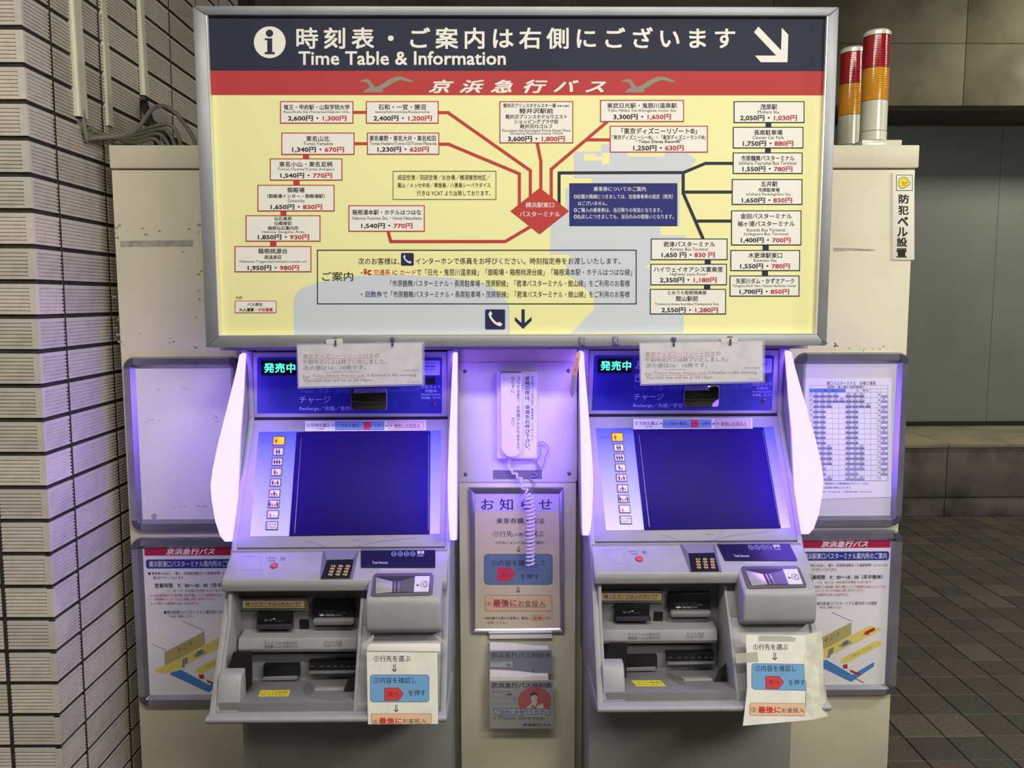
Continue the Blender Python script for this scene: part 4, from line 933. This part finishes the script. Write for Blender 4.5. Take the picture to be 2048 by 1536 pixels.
MB().prism([(xcL, y, z) for y, z in cb], (xcR-xcL, 0, 0)).build('coin_box', m_kiosk, km, bevel=.007, segs=3)
Q = Print(ConF, .0006); Q.F = C2
Q.frame(232, 192, 378, 296, 1.6, (150, 146, 158)); Q.text('とりけし', 410, 195, 487, 211, (70, 66, 90)); Q.text('Cancel', 425, 217, 472, 229, (70, 66, 90)); Q.text('取消 취소', 517, 197, 553, 224, (90, 86, 110))
Q.poly(rect(1240, 285, 1507, 300), (176, 172, 190))
Q.done('console_print', km, 'stuff')
c0 = C2.at(468, 262, 0)
bo = MB().lathe(c0, [(0, .002), (.0090, .002), (.0100, 0), (0, 0)], 26, ax=CN).build('cancel_button', mat('cancel_ring', (120, 70, 110), .4), km, smooth=True)
MB().lathe(c0+CN*.002, [(0, .0022), (.006, .002), (.0076, .0006), (.0078, 0), (0, 0)], 26, ax=CN).build('button_cap', mat('cancel_red', (216, 70, 92), .35), bo, smooth=True)
# keypad: recess frame and plate
kpl = slab('keypad', C2, [(826, 148), (1090, 143), (1043, 356), (803, 358)], .0015, -.01, mat('keypad_well', (104, 102, 118), .4), km, bevel=.001)
slab('keypad_hood', C2, [(836, 150), (1080, 146), (1040, 218), (856, 220)], .0022, .0, mat('keypad_hood', (128, 126, 142), .4), kpl)
slab('keypad_plate', C2, [(856, 218), (1052, 214), (1022, 352), (812, 354)], .0026, .0, m_black, kpl)
m_gold = mat('brass_key', (216, 190, 130), .3, metal=.3)
kq = Print(ConF, .0060); kq.F = C2
for r in range(4):
    for c_ in range(3):
        kx = (901, 893, 886, 879)[r]+53.5*c_; ky = (261, 281, 302, 323)[r]
        slab('key', C2, circ(kx, ky, 17, 14, 7.5), .0055, .002, m_gold, kpl, bevel=.0006, segs=1)
        kq.text(('123', '456', '789', '取0確')[r][c_], kx-5, ky-5.5, kx+5, ky+5.5, (60, 50, 40))
kq.done('key_numbers', kpl, 'stuff')
ap = slab('amount_display', C2, rrect(1103, 139, 1648, 274, 8, 3), .0022, -.002, mat('amount_navy', (30, 28, 62), .2), km)
aq = Print(ConF, .0026); aq.F = C2
for i, s_ in enumerate(('10', '50', '100', '500')):
    cx = (1345, 1391, 1437, 1483)[i]; aq.poly(circ(cx, 175, 19, 20, 18), LV); aq.poly(circ(cx, 175, 16, 20, 15), (30, 28, 62), .0002); aq.text(s_, cx-10, 168, cx+10, 182, LV, lift=.0004)
aq.text('硬貨', 1515, 153, 1567, 175, (210, 208, 232), bold=.03); aq.text('Coin', 1515, 179, 1560, 193, (210, 208, 232)); aq.text('Total Amount', 1187, 228, 1300, 247, (210, 208, 232)); aq.done('display_lettering', ap, 'stuff')
cu = slab('coin_unit', C2, [(1215, 314), (1622, 311), (1637, 330), (1628, 462), (1610, 472), (1190, 481), (1174, 470), (1196, 330)], .003, -.004, mat('coin_bezel', (96, 90, 104), .3), km, bevel=.0015)
slab('coin_recess', C2, [(1222, 338), (1612, 334), (1604, 452), (1206, 462)], .0036, .001, mat('coin_dark', (54, 50, 64), .4), cu)
slab('steel_wedge', C2, [(1216, 346), (1335, 375), (1333, 452), (1210, 460)], .0055, .001, mat('coin_steel', (216, 212, 210), .25, metal=.6), cu, bevel=.0008)
for a, b_ in ((1340, 1360), (1366, 1386)): slab('coin_slot_jaw', C2, rect(a, 372, b_, 452), .008, .001, m_steel, cu, bevel=.001)
slab('coin_slot', C2, rect(1360, 376, 1366, 450), .0062, .001, m_dark, cu)
slab('slide_plate', C2, [(1388, 372), (1500, 344), (1490, 452), (1388, 452)], .005, .001, mat('slide_grey', (112, 108, 118), .3, metal=.4), cu)
slab('coin_label', C2, [(1500, 338), (1608, 336), (1598, 450), (1490, 452)], .0055, .001, mat('label_pale', (214, 210, 214), .5), cu)
lq = Print(ConF, .006); lq.F = C2; lq.line([(1534, 403), (1512, 403)], 4, BLK); lq.poly([(1508, 403), (1520, 393), (1520, 413)], BLK)
for cx in (1574, 1567, 1560): lq.poly(circ(cx, 396, 20, 18, 22), BLK, .0001*(1574-cx)/7); lq.poly(circ(cx, 396, 17.5, 18, 19.5), (214, 210, 214), .00005+.0001*(1574-cx)/7)
lq.text('¥', 1553, 386, 1568, 406, BLK, lift=.0006); lq.done('coin_symbol', cu, 'stuff')

# niche with card, note, ticket and change slots
xn0, xn1 = KX-HW+.022, XatY(1092, 700, 1.93).x
YBK = 2.015
nb_ = MB().box(xn0-.01, xn1+.012, YBK, YBK+.02, .58, .862)
nb_.build('niche_back', m_kiosk_d, km)
for X_, n_ in ((xn0-.008, 'L'), (xn1, 'R')):
    pr_ = [(YBK, .85), (1.945, .85), (1.932, .782), (1.828, .604), (1.828, .585), (YBK, .585)]
    if n_ == 'R': pr_ = [(YBK, .85), (1.975, .85), (1.905, .745), (1.828, .604), (1.828, .585), (YBK, .585)]
    MB().prism([(X_, y, z) for y, z in pr_], (.008, 0, 0)).build('niche_side', m_kiosk, km, bevel=.001)
# fascia shelf
fz1 = XatY(700, 795, 1.965).z; fz0 = XatY(700, 868, 1.962).z; fz00 = XatY(700, 905, 1.975).z
xf0 = XatY(205, 830, 1.965).x; xf1 = XatY(1075, 830, 1.965).x
MB().prism([(xf0, y, z) for y, z in ((YBK, fz1+.006), (1.968, fz1), (1.960, fz0), (1.966, fz0-.010), (1.985, fz00), (YBK, fz00))], (min(xf1, xn1-.001)-xf0, 0, 0)).build('label_shelf', m_kiosk, km, bevel=.0025, segs=3)
FF = Face((0, 1.968, fz1), (0, -(fz1-fz0), (1.960-1.968)))
FF = Face((0, 1.9635, (fz0+fz1)/2), (0, -1, .2 if False else -.0)); FF = wallface(1.9585); F2 = FF.use(420, 1060, .27346)
q = Print(FF, .0004); q.F = F2; DG = (70, 70, 74)
q.text('きっぷ', 397, 813, 465, 832, DG); q.text('Ticket/车票/승차권', 473, 814, 637, 833, DG); q.text('領収書', 397, 841, 462, 861, DG, bold=.01); q.text('Receipt/收据/영수증', 468, 843, 641, 861, DG)
q.text('おつり 找零', 837, 810, 967, 829, DG); q.text('Change 거스름돈', 828, 835, 970, 853, DG); q.done('shelf_lettering', km, 'stuff')
B2 = wallface(YBK).use(420, 1060, .27346)
cl = slab('card_sticker', wallface(YBK-.012).use(420, 1060, .27346), rrect(235, 513, 695, 574, 6, 2), .001, 0, ink((80, 66, 40)), km)
q = Print(wallface(YBK-.013).use(420, 1060, .27346), .0003); q.poly(rrect(238, 516, 692, 571, 5, 2), (232, 206, 156)); q.text('曲ったカードは入れないで！', 262, 525, 660, 555, (58, 44, 40), bold=.01, lift=.0003); q.poly(rect(264, 558, 662, 561), (58, 44, 40), .0003); q.done('sticker_print', cl, 'stuff')
slab('sticker_bracket', B2, [(188, 505), (705, 500), (722, 592), (190, 590)], .0118, 0, m_kiosk_d, km, bevel=.001)
cs = slab('card_slot', B2, [(350, 603), (598, 600), (600, 728), (334, 728)], .02, 0, m_black, km, bevel=.002)
slab('slot_mouth', B2, [(336, 700), (598, 698), (598, 728), (340, 728)], .030, .018, mat('slot_rim', (60, 60, 72), .25), cs, bevel=.0015)
q = Print(wallface(YBK-.02).use(420, 1060, .27346), .0003); q.text('カード', 400, 652, 455, 668, (196, 196, 205)); q.poly([(455, 650), (470, 645), (480, 650), (470, 656)], (196, 196, 205)); q.text('Card', 478, 660, 530, 668, (120, 120, 130)); q.done('slot_lettering', cs, 'stuff')
slab('sensor_panel', B2, rect(654, 655, 722, 775), .004, 0, m_black, km, bevel=.001)
bs = slab('banknote_slot', B2, [(748, 515), (1058, 513), (1058, 660), (746, 660)], .016, 0, m_black, km, bevel=.002)
slab('note_lip', B2, [(746, 656), (1056, 654), (1050, 702), (748, 704)], .030, .002, m_kiosk_d, bs, bevel=.006, segs=3)
slab('note_tray', B2, [(750, 706), (1054, 704), (1056, 768), (752, 770)], .010, 0, m_kiosk_d, bs, bevel=.003)
q = Print(wallface(YBK-.016).use(420, 1060, .27346), .0003)
for i in range(5):
    x = 795+i*31; q.frame(x, 588, x+24, 613, 1.6, (120, 120, 140)); 
q.text('1000', 950, 596, 1000, 610, (110, 110, 124)); q.poly([(795, 622), (815, 615), (845, 622), (825, 626), (815, 632), (810, 626)], (220, 220, 226)); q.text('1000 5000', 848, 617, 912, 629, (220, 220, 226)); q.text('10000', 920, 618, 962, 628, (160, 160, 170)); q.done('slot_lettering', bs, 'stuff')
# lower recess
slab('hand_well', wallface(1.889).use(420, 1060, .27346), [(165, 903), (297, 903), (300, 1145), (245, 1205), (228, 1040), (128, 1034)], .0, -.012, m_dark, km)
lz1 = XatY(170, 1036, 1.865).z
MB().prism([(KX-HW+.014, y, z) for y, z in ((1.888, lz1), (1.862, lz1-.003), (1.850, lz1-.014), (1.826, .596), (1.888, .596))], (XatY(236, 1100, 1.86).x-(KX-HW+.014), 0, 0)).build('hand_ledge', m_kiosk, km, bevel=.004, segs=3)
T2 = wallface(2.0).use(420, 1060, .27346)
slab('ticket_chute_back', T2, [(306, 905), (700, 905), (660, 1110), (306, 1130)], .004, -.014, m_kiosk_d, km)
slab('change_chute_back', T2, [(700, 905), (1080, 905), (1080, 1110), (660, 1110)], .002, -.014, m_kiosk_d, km)
ts = slab('ticket_slot', T2, [(390, 988), (650, 985), (654, 1075), (386, 1078)], .022, .004, m_black, km, bevel=.002)
slab('slot_sill', T2, [(388, 1078), (640, 1070), (632, 1100), (372, 1105)], .026, .004, m_kiosk_d, ts, bevel=.002)
hs_ = slab('change_slot', T2, [(724, 963), (1076, 960), (1076, 1034), (722, 1038)], .022, .002, m_black, km, bevel=.002)
slab('slot_sill', T2, [(722, 1036), (1076, 1032), (1076, 1048), (722, 1056)], .028, .002, mat('sill_silver', (170, 170, 176), .25, metal=.6), hs_, bevel=.0015)
q = Print(wallface(2.0-.022).use(420, 1060, .27346), .0003)
for x in (738, 805, 855, 905, 955, 1005, 1045): q.poly(rect(x, 994, x+22, 999), (110, 110, 120))
q.done('slot_marks', hs_, 'stuff')
# tray floor sloping to the front
tz0 = .598
tr = [(1.828, XatY(600, 1262, 1.828).z), (1.984, XatY(600, 1100, 1.984).z)]
TRN = Vector((0, -(tr[1][1]-tr[0][1]), (tr[1][0]-tr[0][0]))).normalized()
MB().prism([(xn0, y, z) for y, z in (tr[0], tr[1], (tr[1][0]+.025, tr[1][1]-.004), (tr[1][0]+.025, .58), (1.828, .58))], (xn1-xn0, 0, 0)).build('tray_floor', m_kiosk_d, km, bevel=.001)
TFc = Face((0, tr[0][0], tr[0][1]), TRN).use(420, 1060, .27346)
ys_ = slab('tray_sticker', TFc, [(371, 1172), (588, 1170), (574, 1213), (354, 1215)], .0008, -.0005, ink((228, 214, 74)), km)
q = Print(Face(Vector((0, tr[0][0], tr[0][1])), TRN).use(420, 1060, .27346), .0012); q.text('このトレイに物を置か', 380, 1180, 575, 1191, (90, 80, 40)); q.text('ないでください。', 372, 1198, 560, 1209, (90, 80, 40)); q.done('sticker_print', ys_, 'stuff')
slab('coin_cup', TFc, circ(722, 1158, 38, 22, 46), .0012, -.001, mat('cup_dark', (112, 113, 118), .4), km, bevel=.0005)
slab('tray_bar', TFc, [(766, 1143), (985, 1140), (982, 1162), (764, 1166)], .003, -.001, mat('bar_pale', (166, 166, 168), .4), km, bevel=.001)
fl = [(1062, 1035), (1076, 1200), (965, 1212), (1004, 1105)]
slab('coin_flap', wallface(1.90).use(420, 1060, .27346), fl, .002, .0, glass('smoked_plastic', (36, 34, 38), .1, .88), km, bevel=.001)
# front plates
zN = XatY(600, 1275, 1.828).z
def vz(z): return (1.232-z)/.647*.7503
def splate(nm, x0, x1_, z1_, z0_, m, n1=.0, n0=-.02, **k):
    a, b_ = vz(z1_), vz(z0_)
    return MB().prism([splane(x0, a, n1), splane(x1_, a, n1), splane(x1_, b_, n1), splane(x0, b_, n1)], -DN*(n1-n0)).build(nm, m, km, **k)
splate('front_plate', KX-HW+.012, KX+HW-.012, zN+.001, .588, m_kiosk_d, bevel=.002)
splate('right_front_plate', xn1+.006, KX+HW-.012, .765, zN, m_kiosk, bevel=.002)
splate('post_plate', xn1+.004, xcL+.006, .872, .765, m_kiosk, bevel=.001)
splate('post_plate', xcR-.006, KX+HW-.012, .872, .765, m_kiosk, bevel=.001)
bz = XatY(600, 1350, 1.815).z; bz2 = XatY(600, 1420, 1.80).z
MB().prism([(KX-HW-.002, y, z) for y, z in ((1.86, bz), (1.806, bz), (1.800, bz-.004), (1.800, bz2+.004), (1.808, bz2-.002), (1.90, bz2-.030), (2.03, bz2-.040), (2.03, bz))], (2*HW+.004, 0, 0)).build('bumper_ledge', m_kiosk, km, bevel=.003, segs=3)
boxo('ledge_core', m_kiosk_d, km, KX-HW+.016, KX+HW-.016, 2.0, 2.243, .54, .60)

# purple light fins
m_fin = emis('violet_fin_light', (0.235, 0.11, 1.0), 7.8, True)
fin = [(2.215, 1.412), (2.18, 1.408), (2.150, 1.37), (2.116, 1.333), (2.050, 1.264), (1.987, 1.199), (1.946, 1.146), (1.929, 1.112), (1.932, 1.074), (1.950, 1.019), (1.980, .972), (2.010, .950), (2.060, .936), (2.078, .955), (2.133, 1.2)]
for s_ in (-1, 1):
    x0 = KX+s_*.283-.006
    brk = [(2.244, 1.418), (2.205, 1.418), (2.135, 1.2), (2.078, .955), (2.062, .934), (2.10, .93), (2.244, 1.2)]
    MB().prism([(x0-.002, y, z) for y, z in brk], (.016, 0, 0)).build('fin_bracket', m_kiosk, km, bevel=.001)
    MB().prism([(x0, y, z) for y, z in fin], (.012, 0, 0)).build('light_fin', m_fin, km, bevel=.003)

k2 = copy_tree(km); k2.location = (.499, 2.235, 0); k2['label'] = 'ticket vending machine on the right, beside the printed timetable frame'
DK = Vector((.499-KX, .035, 0))

# ------------------------------------------------------------------ papers on the machines
def shifted(F, dk, fr):
    f_ = Face(F.o+dk, F.n); f_.fr = fr; return f_
def step_strip(F, X, Yv, lab, extra):
    """X, Yv: maps of strip units to the measured picture"""
    t = slab('step_strip', F, [(X(695), Yv(592)), (X(1580), Yv(586)), (X(1582), Yv(662)), (X(695), Yv(668))], .0052, .0042, ink((222, 220, 232)), None); tag(t, lab, 'sticker')
    q = Print(F, .0056); NI = (58, 52, 96); r_ = lambda a, b, c, d: rrect(X(a), Yv(b), X(c), Yv(d), 7, 3)
    g = lambda s_, a, b, c, d, col, **k: q.text(s_, X(a), Yv(b), X(c), Yv(d), col, **k)
    g('① 行先を選ぶ ⇒', 707, 611, 910, 638, NI, bold=.01); g(extra, 780, 643, 835, 658, NI)
    q.poly(r_(915, 596, 1274, 658), (60, 80, 150)); q.poly(r_(918, 599, 1271, 655), (122, 154, 220), .0002)
    g('② 内容を確認し', 925, 613, 1113, 640, NI, lift=.0004, bold=.01); q.poly([(X(1122), Yv(598)), (X(1165), Yv(598)), (X(1190), Yv(627)), (X(1165), Yv(656)), (X(1122), Yv(656))], (200, 62, 96), .0003)
    g('次へ', 1132, 618, 1166, 636, NI, lift=.0005); g('を押す', 1200, 613, 1268, 640, NI, lift=.0004, bold=.01); g('⇒', 1278, 620, 1302, 638, NI)
    q.poly(r_(1303, 595, 1562, 656), (140, 110, 130)); q.poly(r_(1306, 598, 1559, 653), (224, 196, 206), .0002); g('③ 最後にお金投入', 1312, 611, 1537, 638, (80, 50, 90), lift=.0004, bold=.01); q.poly(rect(X(1350), Yv(640), X(1537), Yv(643)), (80, 50, 90), .0004)
    q.done('strip_print', t, 'stuff')
step_strip(DF.use(420, 680, .27346), lambda x: x, lambda y: y, 'three-step guide strip taped above the left machine screen', '(人数)')
step_strip(shifted(DF, DK, (1140, 680, .27346)), lambda x: 475+(x-707)*.984, lambda y: y-15, 'three-step guide strip taped above the right machine screen', '(人数・時間)')

m_sleeve = glass('clear_sleeve', (222, 220, 228), .12, .22)
def hung_notice(Yp, fr, X, Yv, lab, under, sleeve=True):
    F = wallface(Yp).use(*fr); t = slab('bus_notice', F, [(X(640), Yv(38)), (X(1550), Yv(20)), (X(1553), Yv(320)), (X(650), Yv(343))], .001, 0, mat('notice_paper', (240, 238, 242), .6, noise=.07, scale=30), None); tag(t, lab, 'notice')
    q = Print(F, .0014); B_, R2 = (44, 40, 56), (196, 60, 76)
    sk = lambda x, y: (X(x), Yv(y))
    g = lambda s_, a, b, c, d, col, **k: q.text(s_, 0, 0, 0, 0, col, quad=[sk(a, b-(a-680)*.008), sk(c, b-(c-680)*.008), sk(c, d-(c-680)*.008), sk(a, d-(a-680)*.008)], **k)
    g('東京ディズニーリゾート行き', 680, 102, 1195, 134, R2); q.poly([sk(680, 137), sk(1195, 132), sk(1195, 135), sk(680, 140)], R2); g('の', 1203, 102, 1237, 134, B_)
    g('午前中のバスは終了いたしました。', 680, 144, 1292, 180, B_, bold=.008); g('次の便は16：10発です。', 682, 187, 1140, 222, B_, bold=.008)
    for a, b_ in under: q.poly([sk(a, 233), sk(b_, 230), sk(b_, 232.5), sk(a, 235.5)], B_)
    g('京浜急行バス株式会社', 1418, 222, 1530, 233, B_); g('For ', 680, 258, 733, 280, B_); g('Tokyo Disney Resort Line', 748, 252, 1128, 278, R2); q.poly([sk(748, 281), sk(1130, 272), sk(1130, 274.5), sk(748, 283.5)], R2)
    g(', it finished in this morning.', 1133, 250, 1512, 278, B_); g('The next bus will be at 04:10pm.', 682, 285, 1188, 313, B_); g('Keikyu Bus Co.', 1440, 309, 1532, 318, B_)
    q.done('notice_print', t, 'stuff')
    if sleeve: 
        slab('clear_sleeve', F, [(X(632), Yv(28)), (X(1568), Yv(12)), (X(1570), Yv(332)), (X(640), Yv(356))], .0022, .0019, m_sleeve, t)
    return t
hung_notice(SY-.006, (420, 680, .27346), lambda x: x, lambda y: y, 'printed no-more-buses notice hanging over the left machine', [(822, 1096)])
hung_notice(SY-.006, (1140, 680, .27346), lambda x: 512+(x-640)*.984, lambda y: (y-38)*.97+26, 'printed no-more-buses notice hanging over the right machine', [(820, 900), (905, 985)])
# hooks and tape holding the notices
HF2 = wallface(SY-.0005)
def clip(x, y, lab, tape=False, grp=None):
    t = thing('wall_hook', tuple(HF2.at(x, y)), lab, 'hook', grp)
    slab('hook_pad', HF2, rrect(x-5, y-11, x+5, y-1, 2, 2), .003, 0, mat('hook_grey', (110, 108, 126), .35), t, bevel=.0006)
    P = [HF2.at(x, y-6, .003), HF2.at(x, y-2, .010), HF2.at(x, y+4, .013), HF2.at(x, y+6, .010), HF2.at(x, y+3, .006)]
    MB().tube(smooth_path(P, 5), .0022, 8).build('hook_arm', mat('hook_dark', (56, 50, 72), .35), t, smooth=True)
    if tape: slab('tape_tab', HF2, [(x-19, y-6), (x+14, y-8), (x+15, y+3), (x-18, y+5)], .0075, .0068, mat('paper_tape', (214, 212, 206), .6), t)
    return t
clip(671, 685, 'dark hook with white tape above the left notice', True); clip(785, 685, 'bare dark hook above the left notice', False)
clip(1348, 685, 'bare dark hook above the right notice', False); clip(1461, 683, 'dark hook with white tape above the right notice', True)
def magnet(x, y, lab):
    t = thing('magnet_hook', tuple(HF2.at(x, y)), lab, 'hook')
    slab('magnet_plate', HF2, rrect(x-6.5, y-8, x+7, y+9, 2, 3), .004, 0, mat('magnet_grey', (150, 148, 168), .3), t, bevel=.001)
    P = [HF2.at(x-4, y-4, .004), HF2.at(x-4, y+4, .008), HF2.at(x, y+8, .014), HF2.at(x+4, y+4, .008), HF2.at(x+4, y-4, .004)]
    MB().tube(smooth_path(P, 5), .0011, 6).build('wire_loop', m_screw, t, smooth=True)
    P = [HF2.at(x, y+8, .014), HF2.at(x, y+13, .012), HF2.at(x, y+15, .018)]
    MB().tube(P, .0012, 6).build('hook_tip', m_screw, t, smooth=True)
magnet(1165, 681, 'small metal magnet hook that carries the key ring'); magnet(1233, 680, 'small empty metal magnet hook under the sign')
kr = thing('key_tag', tuple(HF2.at(1160, 715, .014)), 'faded pink wooden key tag hanging from a magnet hook', 'key tag')
KF = wallface(SY-.0145); KFm = KF.use(900, 680, .20833)
MB().tube([KF.at(1165+7*cos(a), 695+7*sin(a)) for a in [2*pi*k/24 for k in range(25)]], .0008, 6).build('key_ring', m_screw, kr, smooth=True)
slab('tag_strip', KFm, [(1216, 116), (1256, 116), (1216, 356), (1166, 345)], .0015, -.0015, mat('pink_wood', (214, 158, 160), .55, noise=.1, scale=60), kr, bevel=.0008)
slab('tag_reflection', KFm, [(1170, 346), (1212, 354), (1190, 520), (1172, 560), (1150, 500)], .0008, -.0008, mat('reflection_violet', (136, 122, 170), .5), kr)  # dark blurred reflection under the tag, shaped as a violet strip
q = Print(wallface(SY-.016).use(900, 680, .20833), .0003)
for i, ch in enumerate('ロッカー'): q.text(ch, 1226-i*7-8, 170+i*36, 1226-i*7+8, 188+i*36, (190, 80, 96))
q.done('tag_lettering', kr, 'stuff')

# step sheets at the bottom
def sheet_plane(dk):
    a = Vector((0, 1.862, .752))+dk; b_ = Vector((0, 1.784, .560))+dk; d = (b_-a).normalized(); n_ = Vector((0, d.z, -d.y)).normalized()
    return Face(a, n_ if n_.y < 0 else -n_)
def arrow(q, pts, col, X, Yv, lift): q.poly([(X(a), Yv(b)) for a, b in pts], col, lift)
def step_sheet(F, outline, X, Yv, lab, L):
    t = slab('step_sheet', F, outline, .0008, -.0004, mat('sheet_white', (226, 225, 218), .6, noise=.05, scale=25), None); tag(t, lab, 'sheet')
    q = Print(F, .0012); D_ = (36, 40, 60)
    for kd, args in L:
        if kd == 't': q.text(*args[:5], args[5], **(args[6] if len(args) > 6 else {}))
        elif kd == 'p': q.poly(*args)
    q.done('sheet_print', t, 'stuff'); return t
D_ = (34, 38, 60); BLU = (110, 160, 206); RDA = (206, 62, 62); PNK = (222, 184, 152)
Lk1 = [('t', ('①行先を選ぶ', 1200, 918, 1466, 963, D_, {'bold': .006})), ('t', ('⇓', 1330, 980, 1368, 1038, D_)),
       ('p', (rrect(1171, 1057, 1604, 1259, 24), (70, 90, 120))), ('p', (rrect(1174, 1060, 1601, 1256, 22), BLU, .0002)), ('t', ('②内容を確認し', 1198, 1078, 1510, 1121, D_, {'lift': .0005})),
       ('p', ([(1274, 1156), (1376, 1152), (1418, 1197), (1376, 1248), (1276, 1250)], (120, 30, 40), .0003)), ('p', ([(1278, 1160), (1374, 1156), (1413, 1197), (1374, 1244), (1280, 1246)], RDA, .0004)), ('t', ('次へ', 1297, 1182, 1384, 1219, D_, {'lift': .0006})),
       ('t', ('を押す', 1452, 1169, 1576, 1214, D_, {'lift': .0005})), ('t', ('⇓', 1344, 1278, 1381, 1332, D_)),
       ('p', (rrect(1178, 1342, 1622, 1417, 14), (130, 100, 90))), ('p', (rrect(1181, 1345, 1619, 1416, 12), PNK, .0002)), ('t', ('③', 1187, 1386, 1226, 1416, D_, {'lift': .0005})),
       ('t', ('最後に', 1237, 1374, 1402, 1416, (190, 50, 50), {'bold': .03, 'lift': .0005})), ('t', ('お金投入', 1410, 1378, 1582, 1412, D_, {'lift': .0005}))]
F1 = sheet_plane(Vector((0, 0, 0))).use(420, 1060, .27346)
s1 = step_sheet(F1, [(1146, 880), (1662, 885), (1666, 1150), (1668, 1418), (1156, 1421), (1150, 1150)], None, None, 'illustrated three-step sheet taped below the left coin box', Lk1)
slab('card_flap', F1, [(1150, 832), (1682, 830), (1684, 890), (1148, 884)], .004, .0, m_paper, s1, bevel=.0005)
m_ctape = glass('clear_tape', (200, 200, 190), .15, .45)
slab('tape_strip', F1, [(1110, 840), (1195, 762), (1200, 790), (1130, 880)], .006, .005, m_ctape, s1)
slab('tape_strip', F1, [(1640, 762), (1732, 812), (1728, 845), (1670, 800)], .006, .005, m_ctape, s1)
F2_ = sheet_plane(Vector((0, .03, 0))).use(1140, 1060, .27346)
Lk2 = [('t', ('①行先を選ぶ', 1340, 834, 1594, 877, D_, {'bold': .006})), ('t', ('⇓', 1478, 896, 1518, 952, D_)),
       ('p', (rrect(1329, 974, 1728, 1174, 24)[:0]+[(1350, 974), (1728, 981), (1727, 1175), (1352, 1167), (1334, 1158), (1328, 1140), (1328, 992), (1336, 978)], (70, 90, 120))), ('p', ([(1352, 977), (1726, 984), (1725, 1172), (1353, 1164), (1337, 1156), (1331, 1140), (1331, 994), (1339, 981)], BLU, .0002)),
       ('t', ('②内容を確認し', 1355, 990, 1655, 1035, D_, {'lift': .0005})),
       ('p', ([(1429, 1069), (1527, 1067), (1565, 1114), (1522, 1163), (1431, 1161)], (120, 30, 40), .0003)), ('p', ([(1433, 1073), (1525, 1071), (1560, 1114), (1520, 1159), (1435, 1157)], RDA, .0004)), ('t', ('次へ', 1450, 1097, 1531, 1131, D_, {'lift': .0006})),
       ('t', ('を押す', 1600, 1095, 1718, 1136, D_, {'lift': .0005})),
       ('p', ([(1326, 1264), (1716, 1268), (1714, 1361), (1322, 1357), (1312, 1345), (1314, 1276)], (130, 100, 90))), ('p', ([(1328, 1267), (1714, 1271), (1712, 1358), (1324, 1354), (1315, 1344), (1317, 1278)], PNK, .0002)),
       ('t', ('③', 1322, 1298, 1362, 1332, D_, {'lift': .0005})), ('t', ('最後に', 1378, 1291, 1541, 1338, (190, 50, 50), {'bold': .03, 'lift': .0005})), ('t', ('お金投入', 1549, 1300, 1713, 1336, D_, {'lift': .0005}))]
s2 = step_sheet(F2_, [(1286, 766), (1720, 770), (1724, 1080), (1720, 1392), (1500, 1412), (1264, 1432), (1280, 1300), (1296, 1150), (1292, 950)], None, None, 'larger curling three-step sheet taped below the right coin box', Lk2)
# side flap that folds back round the machine
fa = [F2_.at(1718, 771, .0008), F2_.at(1722, 1392, .0008)]; fbk = []
g1 = [(1718, 768, .0008), (1760, 755, .002), (1800, 748, -.004), (1835, 735, -.02)]; g2 = [(1720, 1394, .0008), (1772, 1386, .002), (1830, 1375, -.004), (1878, 1362, -.02)]
vs = []; N_ = 8
for j_ in range(N_+1):
    for (xa, ya, na), (xb, yb, nb2) in zip(g1, g2):
        t = j_/N_; w2 = .004*sin(t*9+xa*.05)
        vs.append(F2_.at(xa+(xb-xa)*t + 7*sin(t*7+xa), ya+(yb-ya)*t, na+(nb2-na)*t+w2*.4))
b3 = MB(); b3.add(vs, [(j_*4+i, j_*4+i+1, (j_+1)*4+i+1, (j_+1)*4+i) for j_ in range(N_) for i in range(3)])
b3.build('side_flap', mat('taped_paper', (216, 215, 200), .5, noise=.08, scale=20), s2)
slab('tape_strip', F2_, [(1205, 905), (1370, 890), (1378, 962), (1216, 975)], .002, .0012, m_ctape, s2)
slab('tape_strip', F2_, [(1380, 772), (1600, 775), (1655, 790), (1640, 815), (1380, 810)], .002, .0012, m_ctape, s2)
slab('tape_strip', F2_, [(1250, 765), (1290, 765), (1286, 830), (1252, 826)], .002, .0012, m_ctape, s2)
